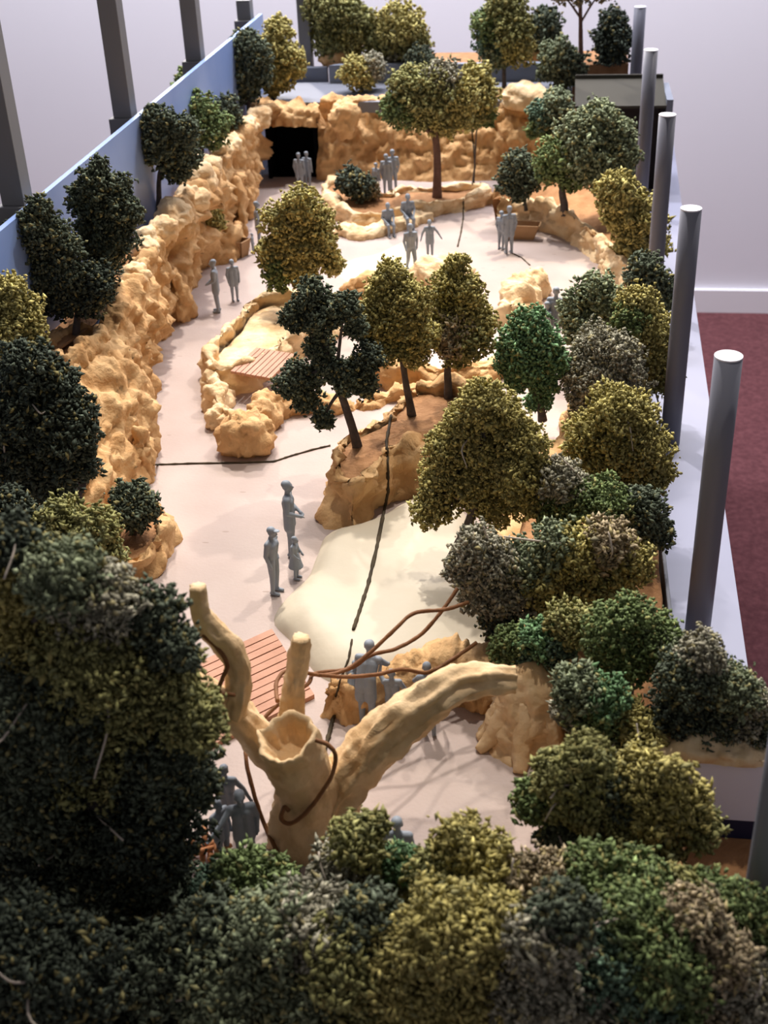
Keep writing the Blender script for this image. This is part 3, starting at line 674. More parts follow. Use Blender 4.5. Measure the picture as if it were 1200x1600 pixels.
def fig_mesh(key, coat=False, skirt=False, cap=False, extra=None, **ov):
    if key in _figs: return _figs[key]
    J = dict(BASE); J.update(ov); J = {k: np.array(v, float) for k, v in J.items()}
    parts = []
    A = lambda *a: parts.append(capsule(*a))
    for off in (-.07, .07):
        e = np.array([off, 0, 0])
        A(J['pel'] + e * .9, J['wai'] + e * .9, .115, .105); A(J['wai'] + e, J['che'] + e * 1.1, .105, .125)
    A(J['che'], J['nek'], .12, .06); A(J['Ls'], J['Rs'], .075, .075); A(J['nek'], J['hed'] - (0, 0, .03), .058, .058)
    h = J['hed']
    parts.append(ellipsoid(h + (0, .012, .02), (.088, .105, .115))); parts.append(ellipsoid(h + (0, -.02, -.05), (.066, .075, .075)))
    parts.append(ellipsoid(h + (0, -.108, -.012), (.017, .028, .026)))                 # nose
    parts.append(ellipsoid(h + (0, -.088, -.062), (.03, .02, .012)))                   # mouth
    for s_ in (-1, 1):
        parts.append(ellipsoid(h + (s_ * .09, .015, -.005), (.016, .03, .036)))        # ears
        parts.append(ellipsoid(h + (s_ * .034, -.088, .03), (.026, .016, .012)))       # brow
    parts.append(ellipsoid(h + (0, .03, .06), (.096, .105, .088)))                     # hair
    if cap: parts.append(ellipsoid(h + (0, -.1, .07), (.07, .09, .018)))
    for s_ in 'LR':
        A(J[s_ + 's'], J[s_ + 'e'], .066, .052); A(J[s_ + 'e'], J[s_ + 'w'], .052, .036)
        d = J[s_ + 'w'] - J[s_ + 'e']; d /= np.linalg.norm(d); sd = np.cross(d, (0, 1, .3)); sd /= np.linalg.norm(sd)
        pc = J[s_ + 'w'] + d * .055; A(J[s_ + 'w'], pc, .034, .04)
        fw = np.cross(sd, d)
        for k, ln in zip((-1.5, -.5, .5, 1.5), (.07, .085, .09, .075)):
            r0 = pc + fw * k * .02; A(r0, r0 + d * ln * .6, .013, .012); A(r0 + d * ln * .6, r0 + d * ln - sd * .01, .012, .011)
        A(J[s_ + 'w'] + d * .02, J[s_ + 'w'] + d * .055 + fw * .055, .016, .013)
        A(J[s_ + 'h'], J[s_ + 'k'], .1, .072); A(J[s_ + 'k'], J[s_ + 'a'], .07, .048)
        sh_ = J[s_ + 'k'] - J[s_ + 'a']; f0 = np.array([0, -1, 0])
        A(J[s_ + 'a'] + (0, .03, -.04), J[s_ + 'a'] + (0, -.15, -.05), .048, .042)
    if coat:
        for off in (-.075, .075): A(J['wai'] + (off, 0, 0), J['pel'] + (off * 1.15, 0, -.22), .115, .12)
    if skirt:
        pts = [J['wai'], J['pel'], J['pel'] * (1, 1, .75), J['pel'] * (1, 1, .55)]
        parts.append(tube_vf(pts, [.13, .17, .22, .27], 20))
    for e in (extra or []): parts.append(capsule(*e))
    V = np.vstack([p_[0] for p_ in parts]); F = []; o_ = 0
    for v_, f_ in parts:
        F += [tuple(int(i) + o_ for i in q) for q in f_]; o_ += len(v_)
    me = bpy.data.meshes.new('fig_tmp'); me.from_pydata([tuple(v) for v in V], [], F); me.update()
    to = bpy.data.objects.new('fig_tmp', me); col.objects.link(to)
    md = to.modifiers.new('r', 'REMESH'); md.mode = 'VOXEL'; md.voxel_size = .0155; md.use_smooth_shade = True
    ms = to.modifiers.new('s', 'SMOOTH'); ms.factor = .5; ms.iterations = 2
    dg = bpy.context.evaluated_depsgraph_get(); dg.update()
    out = bpy.data.meshes.new_from_object(to.evaluated_get(dg)); out.name = 'figurine'
    bpy.data.objects.remove(to); bpy.data.meshes.remove(me)
    n = len(out.vertices); c = np.zeros(n * 3, np.float32); out.vertices.foreach_get('co', c); c = c.reshape(-1, 3)
    c[:, 2] -= c[:, 2].min(); H = c[:, 2].max(); c *= S; out.vertices.foreach_set('co', c.ravel()); out.update()
    out.polygons.foreach_set('use_smooth', np.ones(len(out.polygons), bool))
    out.materials.clear(); out.materials.append(MATS['figure'])
    _figs[key] = (out, float(H)); return _figs[key]
POSES = {
 'stand': dict(), 'coat': dict(coat=True),
 'front': dict(coat=True, Le=(.25, 0, 1.14), Lw=(.1, -.2, 1.0), Re=(-.25, 0, 1.14), Rw=(-.08, -.22, .98)),
 'hips': dict(Le=(.3, .1, 1.15), Lw=(.17, -.02, .98), cap=True, pel=(0, .03, .93), che=(0, -.02, 1.3), hed=(0, -.06, 1.635)),
 'walk': dict(Lk=(.1, -.18, .52), La=(.1, -.2, .09), Rk=(-.1, .02, .5), Ra=(-.1, .26, .13), Le=(.26, .12, 1.15), Lw=(.24, .08, .9), Re=(-.26, -.06, 1.15), Rw=(-.24, -.22, .95)),
 'dress': dict(skirt=True, Le=(.25, -.02, 1.15), Lw=(.2, -.16, 1.0), Re=(-.25, -.02, 1.15), Rw=(-.2, -.16, 1.0), hed=(0, -.05, 1.61)),
 'armsout': dict(coat=True, Le=(.36, .0, 1.18), Lw=(.5, -.06, .96), Re=(-.33, .0, 1.16), Rw=(-.4, -.1, .93)),
 'sit': dict(pel=(0, .05, .5), wai=(0, .05, .66), che=(0, .01, .88), nek=(0, -.02, 1.05), hed=(0, -.06, 1.21), Ls=(.185, 0, .98), Rs=(-.185, 0, .98), Le=(.25, 0, .73), Lw=(.15, -.3, .6), Re=(-.25, 0, .73), Rw=(-.15, -.3, .6),
             Lh=(.09, .02, .48), Lk=(.12, -.42, .48), La=(.11, -.4, .09), Rh=(-.09, .02, .48), Rk=(-.12, -.42, .5), Ra=(-.11, -.46, .09)),
 'lean': dict(pel=(0, .12, .9), wai=(0, .06, 1.06), che=(0, -.1, 1.24), nek=(0, -.2, 1.38), hed=(0, -.27, 1.53), Ls=(.185, -.16, 1.33), Rs=(-.185, -.16, 1.33), Le=(.27, -.32, 1.14), Lw=(.25, -.5, 1.0), Re=(-.27, -.32, 1.14), Rw=(-.25, -.5, 1.0),
              Lh=(.09, .12, .88), Rh=(-.09, .12, .88), Lk=(.1, .06, .5), La=(.1, .1, .09), Rk=(-.1, .1, .5), Ra=(-.1, .2, .09), coat=True),
 'reach': dict(Le=(.3, -.2, 1.5), Lw=(.26, -.3, 1.75), Re=(-.34, .05, 1.18), Rw=(-.5, .02, .97), pel=(0, .05, .92)),
 'point': dict(Re=(-.36, -.12, 1.22), Rw=(-.56, -.22, 1.05), Le=(.26, .03, 1.13), Lw=(.24, -.02, .88), coat=True),
 'carry': dict(coat=True, Le=(.24, -.08, 1.14), Lw=(.05, -.3, 1.12), Re=(-.24, -.08, 1.14), Rw=(-.05, -.3, 1.16)),
}
def figurine(label, feet, head_y, pose, rz, z=0.0, head=None, group=None, h=None):
    """feet = pixel the soles stand on, head_y = pixel row of the crown"""
    me, H = fig_mesh(pose, **POSES[pose])
    p = P(*feet, z)
    if h is None:
        zz = np.linspace(.3, 3, 800); h = zz[np.argmin([abs(proj(p + (0, 0, q))[1] - head_y) for q in zz])]
    o = bpy.data.objects.new('person_figurine', me); col.objects.link(o)
    k = h / H; o.scale = (k, k, k); o.location = Vector(p) * S; o.rotation_euler = (0, 0, math.radians(rz))
    tag(o, label, 'figurine', group); return o
G_ = 'grey human figurines'
for a in [
 ('tall grey figurine standing alone behind a small child on the open path', (457, 866), 751, 'front', 95),
 ('grey capped figurine leaning slightly beside a small child on the path', (431, 926), 823, 'hips', 75),
 ('small grey child figurine in a flared dress beside the cream slab', (464, 904), 838, 'dress', 80),
 ('grey figurine in front of the black cave doorway, seen from behind', (470, 298), 238, 'coat', 170),
 ('grey figurine half hidden behind another at the cave doorway', (482, 294), 236, 'stand', 160),
 ('grey figurine in long coat at centre of the group by the back cliff', (605, 304), 240, 'coat', 175),
 ('grey figurine rearmost in the group by the back cliff', (615, 300), 233, 'stand', 200),
 ('small grey child figurine beside the adults near the back cliff', (589, 304), 254, 'stand', 150),
 ('grey figurine walking left of its companion toward the pale boulder', (643, 424), 349, 'walk', 20),
 ('grey figurine with arms held out walking beside a companion', (672, 402), 343, 'armsout', 10),
 ('shorter grey figurine left of its taller companion by the wooden trough', (783, 390), 329, 'stand', 150),
 ('taller grey figurine in coat by the wooden trough', (795, 396), 321, 'coat', 200),
 ('tall grey figurine behind a shorter one by bright green tree', (866, 542), 448, 'coat', 170),
 ('shorter grey figurine pressed against a taller one by bright green tree', (853, 545), 471, 'stand', 120),
 ('slim grey figurine standing near the left cliff and olive tree', (406, 384), 314, 'front', 100),
 ('small grey child figurine beside the slim one near olive tree', (396, 396), 364, 'stand', 90),
 ('grey figurine left of a pair at the left cliff path', (341, 487), 405, 'front', -80),
 ('grey figurine right of a pair at the left cliff path', (368, 470), 405, 'coat', 30),
 ('grey figurine leaning on the rock wall, tallest behind the dead limb', (577, 1128), 1013, 'lean', 172),
 ('small grey figurine peeking over the rock wall left of the tallest', (556, 1115), 1040, 'lean', 175),
 ('grey child figurine with outstretched arm behind the dead limb', (615, 1135), 1040, 'reach', 185),
 ('grey figurine mostly hidden by the dead limb, only head and feet show', (670, 1140), 1046, 'lean', 190),
 ('grey figurine pointing down beside wood heap at lower left', (388, 1352), 1236, 'point', 20),
 ('grey figurine half hidden by the big left tree and wood heap', (352, 1345), 1250, 'coat', 60),
 ('dark grey figurine behind the pointing one, nearly hidden by the big left tree', (362, 1295), 1196, 'armsout', 0),
 ('grey figurine of which only the head shows above bottom bushes', (625, 1400), 1277, 'stand', 180),
]: figurine(a[0], a[1], a[2], a[3], a[4], group=G_)
figurine('grey figurine seated on the low rock seat, left one', (607, 366), 0, 'sit', 25, h=1.22, group=G_)
figurine('grey figurine seated higher on the low rock seat, right one', (638, 357), 0, 'sit', 20, h=1.35, z=.05, group=G_)

# ------------------------------------------------------------------ trees
DYE = dict(dark=(.085, .102, .070), deep=(.055, .067, .050), green=(.14, .185, .075), bright=(.135, .235, .115), olive=(.36, .315, .115), moss=(.24, .235, .095),
           yellow=(.48, .40, .15), grey=(.29, .275, .205), greyg=(.19, .22, .135), brown=(.32, .26, .165), teal=(.10, .155, .105))
BIP_V = np.array([[0, 0, 1.], [1, 0, 0], [-.5, .87, 0], [-.5, -.87, 0], [0, 0, -1.]])
BIP_F = np.array([[0, 1, 2], [0, 2, 3], [0, 3, 1], [4, 2, 1], [4, 3, 2], [4, 1, 3]])
def crumbs(cen, siz, dye, elong):
    n = len(cen)
    q = rng.normal(size=(n, 4)); q /= np.linalg.norm(q, axis=1)[:, None]
    w_, x, y, z = q.T
    R = np.stack([np.stack([1 - 2 * (y * y + z * z), 2 * (x * y - z * w_), 2 * (x * z + y * w_)], -1),
                  np.stack([2 * (x * y + z * w_), 1 - 2 * (x * x + z * z), 2 * (y * z - x * w_)], -1),
                  np.stack([2 * (x * z - y * w_), 2 * (y * z + x * w_), 1 - 2 * (x * x + y * y)], -1)], 1)
    s_ = np.stack([siz * (.5 + .5 * rng.random(n)), siz * (.4 + .5 * rng.random(n)), siz * (.6 + elong * rng.random(n))], -1)
    L = BIP_V[None] * s_[:, None, :] * (1 + .35 * (rng.random((n, 5, 1)) - .5))
    V = np.einsum('nij,nkj->nki', R, L) + cen[:, None, :]
    F = BIP_F[None] + (np.arange(n) * 5)[:, None, None]
    D = np.repeat(dye[:, None, :], 5, 1)
    return V.reshape(-1, 3), F.reshape(-1, 3), D.reshape(-1, 3)
COREV, COREF = None, None
def foliage(lobes, crumb, elong, dens, parent, zmin, squash=1.0):
    """lobes: list of (centre, radius, dye name)"""
    Vs, Fs, Ds, o_ = [], [], [], 0
    CV, CF = ico(3)
    C = np.array([l[0] for l in lobes]); Rr = np.array([l[1] for l in lobes])
    for (c, r_, dn) in lobes:
        sd = rng.random() * 50
        n = int(dens * 4 * PI * r_ * r_ / crumb ** 2)
        u = rng.normal(size=(n, 3)); u /= np.linalg.norm(u, axis=1)[:, None]
        # clumpy radius
        cl_ = np.array([mnoise.noise(Vector((v[0] * 2.1 + sd, v[1] * 2.1, v[2] * 2.1))) + .6 * mnoise.noise(Vector((v[0] * 4.7, v[1] * 5.5 + sd, v[2] * 5.5))) for v in u])
        cl_ += .34 * np.array([max(0., mnoise.noise(Vector((v[0] * 8.5 + sd, v[1] * 8.5, v[2] * 8.5 - sd)))) for v in u])
        rad = r_ * (1 + .46 * cl_) * (1 - .38 * rng.random(n) ** 1.6)
        p = c + u * rad[:, None] * (1, 1, squash)
        keep = p[:, 2] > zmin
        d2 = ((p[:, None, :] - C[None]) ** 2).sum(-1) < (Rr[None] * .62) ** 2
        keep &= ~d2.any(1)
        p = p[keep]; clk = cl_[keep]; n = len(p)
        if n == 0: continue
        base_ = np.array(DYE[dn])
        var = np.exp(rng.normal(0, .30, n))[:, None]
        d = base_ * var
        k = rng.random(n)
        d = np.where((k < .10)[:, None], d * .5 + np.array(DYE['yellow']) * .4, d)
        d = np.where((k > .90)[:, None], d * .6 + np.array(DYE['dark']) * .5, d)
        Va, Fa, Da = crumbs(p, crumb * (.55 + .6 * rng.random(n)), d, elong)
        Vs.append(Va); Fs.append(Fa + o_); Ds.append(Da); o_ += len(Va)
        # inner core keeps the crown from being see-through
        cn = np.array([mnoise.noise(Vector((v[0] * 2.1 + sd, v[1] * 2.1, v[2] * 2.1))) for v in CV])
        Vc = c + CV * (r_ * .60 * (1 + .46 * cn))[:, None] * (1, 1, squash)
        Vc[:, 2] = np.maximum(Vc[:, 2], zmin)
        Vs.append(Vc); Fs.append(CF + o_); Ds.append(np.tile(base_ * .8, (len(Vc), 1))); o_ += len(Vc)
    V = np.vstack(Vs); F = np.vstack(Fs); D = np.vstack(Ds)
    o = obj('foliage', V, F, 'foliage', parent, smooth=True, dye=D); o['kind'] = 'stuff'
    return o
TRI = [0]
def tree(name, label, lobes, dye='dark', base=None, gz=0.0, Y=None, zc=None, crumb=6.0, elong=.9, dens=1.5, trunk='bark', tr=.10, branches=4, group=None, mid=None, twigs=0, zmin=None, use_surf=False, spread=.45, squash=1.0):
    L = np.array([l[:3] for l in lobes], float)
    cx = (L[:, 0] * L[:, 2]).sum() / L[:, 2].sum(); cy = (L[:, 1] * L[:, 2]).sum() / L[:, 2].sum()
    if base is not None:
        b_ = surf(*base) if use_surf else P(*base, gz); Y0 = b_[1]
    elif Y is not None:
        Y0 = Y; c = PY(cx, cy, Y0); b_ = np.array([c[0], Y0, gz])
    else:
        c = P(cx, cy, zc); Y0 = c[1]; b_ = np.array([c[0], Y0, gz])
    root = empty(name, b_); tag(root, label, 'bush' if 'bush' in name or 'shrub' in name else 'tree', group)
    W = []
    for i, l in enumerate(lobes):
        c = PY(l[0], l[1], Y0); r_ = l[2] * 1.1 * depth(c) / FPX
        c = PY(l[0], l[1], Y0 + rng.uniform(-spread, spread) * r_)
        W.append((c, r_, l[3] if len(l) > 3 else dye))
    cs = crumb * .84 * depth(W[0][0]) / FPX
    foliage(W, cs, elong, dens, root, b_[2] + .02 if zmin is None else zmin, squash)
    top = max(W, key=lambda q: q[0][2])[0]; cen = PY(cx, cy, Y0)
    if trunk:
        if mid is not None: m1 = PY(*mid, Y0)
        else: m1 = b_ * .55 + cen * .45
        tk = tube('trunk', [b_ + (0, 0, -.1), b_ * .7 + m1 * .3, m1, cen * .75 + m1 * .25, (cen + top) / 2], [tr * 1.25, tr, tr * .85, tr * .65, tr * .3], trunk, root, n=9, seg=22, rough=.14, seed=cx)
        far = sorted(W, key=lambda q: -np.linalg.norm(q[0] - cen))[:branches]
        for j, (c, r_, _) in enumerate(far):
            s0 = m1 * .7 + cen * .3
            s0 = s0 * (1 - .15 * j) + cen * .15 * j
            tube('branch', [s0, s0 * .5 + c * .5 + (0, 0, .06), c], [tr * .5, tr * .38, tr * .2], trunk, tk, n=6, seg=10, rough=.12, seed=j)
    for j in range((twigs + 1) // 2):
        c, r_, _ = W[rng.integers(len(W))]
        d = rng.normal(size=3); d[1] = -abs(d[1]) - .3; d[2] = abs(d[2]) * .7; d /= np.linalg.norm(d)
        e = c + d * r_ * 1.0
        sdv = rng.normal(size=3) * r_ * .45
        tube('twig', [e - sdv, e + rng.normal(size=3) * r_ * .1 + d * r_ * .08, e + sdv], [cs * .26, cs * .3, cs * .12], 'twig_pale', root, n=6, seg=10, rough=.15, seed=j)
    return root
GL = 'model trees on the left terrace'; GB = 'model trees behind the parapet'; GM = 'model trees in the middle of the model'; GR = 'model trees on the right bank'; GF = 'foreground bushes and trees'
z3 = 2.85
# rear
tree('round_tree', 'dark olive tree behind parapet at back left, tallest there', [(505, 12, 28), (540, 20, 26), (515, 50, 28, 'moss'), (560, 30, 22), (550, 62, 28, 'olive'), (520, 75, 22, 'moss')], 'moss', Y=58.6, gz=3.55, crumb=5, group=GB)
tree('round_tree', 'rounded olive-grey tree behind parapet right of the tallest', [(625, 40, 34, 'olive'), (640, 65, 28, 'moss'), (600, 65, 28, 'moss'), (615, 85, 22, 'grey')], 'moss', Y=58.4, gz=3.55, crumb=5, group=GB)
tree('small_tree', 'small spreading olive tree in front of the parapet', [(552, 112, 20), (582, 106, 20, 'grey'), (567, 122, 16)], 'olive', base=(566, 143), gz=2.95, crumb=4.5, tr=.06, group=GB)
tree('round_bush', 'small dark grey-green bush at the parapet above the tall central tree', [(655, 92, 18), (672, 98, 14)], 'dark', Y=56.6, gz=2.95, crumb=4.5, trunk=None, group=GB)
tree('round_tree', 'tall dark green and olive tree behind back cliff right of centre', [(790, 10, 28, 'moss'), (768, 35, 26, 'green'), (800, 45, 28, 'moss'), (770, 65, 26, 'teal'), (808, 75, 24, 'olive'), (775, 88, 18, 'greyg')], 'moss', base=(788, 140), gz=3.0, crumb=5, group=GB)
tree('round_tree', 'dark grey tree behind parapet beside the thin bare trunk', [(850, 38, 24), (855, 60, 24), (838, 65, 18, 'moss')], 'dark', Y=58.5, gz=3.55, crumb=5, group=GB)
tree('round_tree', 'grey-green tree standing in front of the parapet right end', [(872, 88, 26), (890, 105, 24, 'dark'), (858, 105, 18), (880, 118, 16)], 'greyg', base=(869, 140), gz=2.95, crumb=5, group=GB)
tree('bare_topped_tree', 'tall thin tree cut off by the top edge at back right', [(905, -22, 24), (875, -12, 14), (940, -14, 14)], 'brown', base=(908, 118), gz=3.55, crumb=5, tr=.11, group=GB, trunk='bark_brown')
tree('conical_tree', 'dark grey oval tree behind the shed roof', [(958, 35, 20), (945, 60, 18), (968, 62, 20), (957, 85, 22), (957, 48, 20)], 'deep', Y=57.6, gz=3.55, crumb=5, group=GB)
# left terrace
tree('round_tree', 'dark tree at far end of left terrace beside olive tree', [(385, 72, 24), (368, 100, 22), (395, 108, 28), (380, 130, 26), (405, 85, 18)], 'dark', base=(389, 182), gz=z3, crumb=5, group=GL)
tree('round_tree', 'olive tree at far end of left terrace by the roof deck', [(435, 48, 20), (425, 75, 22), (452, 90, 22), (436, 112, 24), (462, 108, 14), (428, 135, 14)], 'olive', base=(427, 160), gz=z3, crumb=5, group=GL)
tree('small_tree', 'bright green small tree against the blue panel', [(310, 115, 16), (292, 128, 18), (278, 145, 14), (318, 132, 14), (300, 150, 14)], 'green', base=(300, 200), gz=z3, crumb=5, tr=.06, group=GL)
tree('round_tree', 'round green tree on left terrace right of the dark one', [(312, 180, 30), (328, 200, 28), (300, 205, 24)], 'green', base=(316, 255), gz=z3, crumb=5, group=GL)
tree('round_bush', 'dark oval bush at the right end of green trees on left terrace', [(350, 172, 22), (356, 188, 20), (345, 195, 16)], 'dark', base=(350, 218), gz=z3, crumb=5, trunk=None, group=GL)
tree('round_tree', 'dark spreading tree on bare trunk before the blue panel', [(248, 195, 28), (222, 225, 20), (255, 225, 34), (285, 240, 28), (288, 205, 22), (275, 265, 20)], 'dark', base=(248, 328), gz=z3, crumb=5.5, mid=(249, 275), tr=.09, group=GL)
tree('conical_tree', 'tall dark conical tree on left terrace', [(155, 262, 16), (150, 290, 26), (182, 300, 26), (130, 310, 24), (165, 330, 36), (195, 330, 24), (150, 365, 32), (180, 375, 30), (160, 400, 26)], 'dark', base=(155, 470), gz=z3, crumb=5.5, group=GL)
tree('conical_tree', 'dark blue-green tree at left edge before blue panel', [(62, 325, 18), (48, 355, 28), (80, 365, 28), (20, 380, 26), (60, 395, 36), (100, 390, 26), (25, 420, 26), (70, 435, 34), (105, 425, 26)], 'dark', base=(66, 515), gz=z3, crumb=5.5, group=GL)
tree('round_bush', 'very dark low tree leaning over the rock headland', [(108, 440, 34), (150, 440, 28), (92, 465, 28), (130, 462, 32), (160, 455, 18)], 'deep', base=(118, 528), gz=2.6, crumb=5.5, group=GL)
tree('round_bush', 'yellowish bush growing in the ledge planter below the left cliff', [(325, 330, 16), (338, 345, 14), (318, 350, 14, 'dark')], 'olive', base=(325, 372), gz=.85, crumb=5, trunk=None, group=GL)
tree('round_tree', 'yellow-olive tree cut by the left edge', [(12, 460, 30), (30, 490, 32), (5, 510, 36), (40, 520, 28), (20, 545, 30)], 'olive', Y=24.5, gz=2.2, crumb=6, group=GL)
tree('round_tree', 'big dark blue-green tree at left edge beside the headland', [(45, 575, 40), (85, 610, 42), (30, 640, 50), (100, 665, 46), (60, 700, 52), (110, 715, 38), (15, 710, 40), (75, 750, 36), (30, 755, 30)], 'deep', Y=22.3, gz=.9, crumb=6.5, elong=1.3, group=GL, twigs=4, dens=1.7)
tree('round_bush', 'small round dark bush in the small left planter', [(208, 782, 30), (225, 795, 22), (195, 798, 22), (212, 808, 22)], 'dark', base=(210, 838), gz=.55, crumb=5.5, elong=1.2, tr=.06, group=GL)
# middle
tree('tall_tree', 'tall central tree on straight brown trunk before the back cliff', [(640, 140, 32, 'moss'), (670, 150, 38, 'moss'), (705, 170, 34), (625, 170, 26, 'green'), (690, 122, 26, 'grey'), (720, 150, 24, 'olive'), (655, 180, 22, 'moss'), (695, 190, 22)], 'olive', base=(683, 307), gz=.45, mid=(683, 240), crumb=5.2, tr=.17, trunk='bark_brown', group=GM)
tree('small_tree', 'olive tree just right of the tall central tree', [(742, 125, 26), (752, 150, 24), (740, 172, 24, 'moss'), (758, 180, 16, 'green')], 'olive', base=(740, 288), gz=0, crumb=5.2, tr=.04, group=GM)
tree('round_bush', 'round dark bush in the low planter before the cave', [(550, 285, 22), (565, 292, 20), (580, 300, 14, 'brown')], 'deep', base=(555, 312), gz=.45, crumb=5, trunk=None, group=GM)
tree('round_tree', 'light olive tree hiding part of the left path', [(470, 322, 28), (440, 345, 28), (495, 345, 26), (460, 365, 32), (500, 385, 26), (425, 395, 22), (470, 405, 30), (435, 425, 24, 'green'), (520, 412, 18), (475, 430, 20)], 'olive', base=(478, 478), gz=.5, crumb=5.5, group=GM)
tree('crooked_tree', 'dark open-crowned tree leaning on the centre planter, first of three', [(488, 462, 26), (462, 495, 22), (500, 500, 24), (538, 480, 24), (555, 510, 18), (500, 545, 24), (575, 560, 22, 'deep'), (470, 590, 26), (450, 600, 20), (478, 620, 22), (545, 590, 26), (570, 600, 20), (505, 655, 16), (518, 580, 20)], 'dark', base=(559, 697), gz=1.15, mid=(540, 635), crumb=5.5, tr=.11, branches=7, group=GM, dens=1.6)
tree('round_tree', 'olive tree on leaning trunk, middle one of three on centre planter', [(612, 432, 24), (600, 465, 30), (640, 470, 30), (590, 500, 28), (630, 505, 32), (660, 525, 26), (610, 540, 26, 'moss'), (645, 550, 22), (580, 530, 18, 'dark')], 'olive', base=(643, 645), gz=1.2, mid=(634, 598), crumb=5.5, tr=.10, group=GM)
tree('conical_tree', 'dense brownish-olive cone tree, right one of three on centre planter', [(715, 415, 18), (705, 445, 26), (732, 455, 24), (690, 485, 30), (725, 490, 34), (750, 505, 26), (700, 520, 32, 'brown'), (735, 530, 30, 'moss'), (715, 548, 24, 'moss')], 'olive', base=(700, 618), gz=1.2, mid=(700, 570), crumb=5.5, tr=.10, group=GM)
tree('round_tree', 'bright green tree before the embracing figurines', [(826, 508, 28), (805, 535, 26), (845, 540, 30), (795, 565, 22), (825, 570, 28), (865, 565, 22), (805, 595, 18), (850, 600, 20), (840, 625, 18), (815, 545, 26)], 'bright', base=(848, 652), gz=.6, crumb=5.5, group=GM)
tree('round_tree', 'large olive tree right of the cream slab', [(755, 628, 34), (730, 660, 34), (785, 650, 34), (705, 700, 36), (755, 700, 36), (815, 690, 36), (690, 750, 34), (740, 755, 36), (800, 745, 36), (675, 795, 28), (770, 790, 32), (835, 740, 26), (825, 785, 26)], 'olive', base=(700, 885), gz=.4, mid=(735, 810), crumb=5.8, tr=.11, branches=6, group=GM, twigs=2)
# right bank
tree('round_tree', 'dark green tree on the cliff corner beside the shed', [(872, 162, 22, 'greyg'), (852, 182, 24), (842, 205, 18, 'green'), (878, 188, 20, 'dark')], 'teal', Y=50.5, gz=2.2, crumb=5, group=GR)
tree('round_tree', 'large light green tree in front of the dark shed', [(935, 195, 32), (905, 208, 30), (962, 215, 28), (870, 245, 30, 'green'), (915, 240, 36), (955, 250, 32), (980, 240, 18), (895, 270, 24, 'green'), (940, 275, 26, 'greyg'), (860, 265, 20, 'green')], 'greyg', base=(882, 332), gz=.9, mid=(880, 290), crumb=5.5, tr=.14, group=GR)
tree('round_tree', 'small dark grey-green tree left of the large light green one', [(810, 258, 22), (800, 282, 22), (825, 275, 22), (812, 298, 16)], 'dark', base=(822, 325), gz=.8, crumb=5, tr=.06, group=GR)
tree('round_bush', 'long shaggy olive bush before the third column', [(962, 298, 28), (985, 325, 28), (965, 335, 22), (1005, 355, 30), (985, 375, 28), (1020, 385, 24), (995, 400, 20)], 'olive', zc=1.8, gz=.8, crumb=5.5, elong=1.4, trunk=None, group=GR)
tree('round_bush', 'small dark bush beside the second column, below the shaggy olive bush', [(1008, 425, 26), (1030, 445, 24), (1038, 475, 20, 'greyg'), (995, 440, 18)], 'dark', zc=1.6, gz=.8, crumb=5.5, trunk=None, group=GR)
tree('round_tree', 'pale green bushy tree right of the embracing figurines', [(930, 455, 28), (905, 482, 28), (950, 480, 30), (910, 515, 28), (945, 510, 26)], 'greyg', zc=1.9, gz=.8, crumb=5.5, group=GR)
tree('round_tree', 'olive tree with green tip leaning by the second column', [(995, 475, 28), (985, 500, 26, 'green'), (1015, 515, 32), (1025, 555, 32), (1035, 600, 28, 'moss'), (1030, 635, 24, 'dark'), (1005, 550, 26)], 'olive', zc=1.9, gz=.8, crumb=5.5, group=GR)
tree('round_bush', 'smooth dusty grey bush in the right planting', [(935, 545, 34), (965, 560, 34), (910, 575, 30), (940, 595, 40), (975, 605, 32), (915, 615, 28)], 'grey', zc=1.8, gz=.8, crumb=5, trunk=None, group=GR, dens=1.8)
tree('round_tree', 'big olive tree below the dusty grey bush', [(960, 640, 36), (990, 655, 36), (925, 675, 34), (970, 690, 42), (1010, 700, 36), (930, 725, 36), (990, 745, 40), (1025, 740, 26), (905, 700, 24)], 'olive', zc=2.2, gz=.8, crumb=6, group=GR, twigs=3)
tree('round_tree', 'mixed green tree under the big olive one at right', [(875, 750, 34, 'grey'), (905, 785, 36, 'green'), (950, 790, 40, 'green'), (1000, 800, 38, 'dark'), (1025, 835, 26, 'dark'), (870, 800, 30, 'green'), (985, 840, 30, 'moss')], 'green', zc=2.0, gz=.8, crumb=6, group=GR, twigs=2)
tree('round_tree', 'grey-brown bushy tree overhanging the cream slab right side', [(745, 860, 34), (720, 885, 24), (775, 880, 38), (755, 925, 34), (795, 925, 38), (740, 895, 30), (785, 965, 34, 'deep'), (820, 880, 36, 'greyg')], 'grey', zc=2.2, gz=.8, crumb=6, elong=1.2, group=GR, twigs=3, tr=.12)
tree('round_tree', 'olive-yellow tree in the centre of the right planting', [(865, 850, 34, 'greyg'), (905, 860, 38), (950, 850, 36, 'brown'), (985, 880, 32, 'olive'), (850, 905, 38, 'olive'), (900, 915, 44), (945, 900, 38, 'moss'), (860, 950, 36)], 'olive', zc=2.3, gz=.8, crumb=6.5, elong=1.2, group=GR, twigs=3)
tree('round_tree', 'low green shrub tree above the buttressed trunk', [(800, 1005, 26), (840, 1000, 30, 'bright'), (870, 1010, 30, 'teal'), (855, 1035, 26, 'dark'), (825, 1030, 24, 'teal'), (785, 1018, 20, 'green'), (890, 975, 34, 'moss')], 'green', Y=17.8, gz=.8, crumb=6.5, group=GR)
tree('round_tree', 'rounded dark green tree left of the front-most column foot', [(985, 970, 38), (950, 985, 36), (1020, 1000, 42), (985, 1025, 40), (1045, 1020, 30, 'greyg'), (950, 1020, 30)], 'green', zc=2.6, gz=.8, crumb=6.5, group=GR)
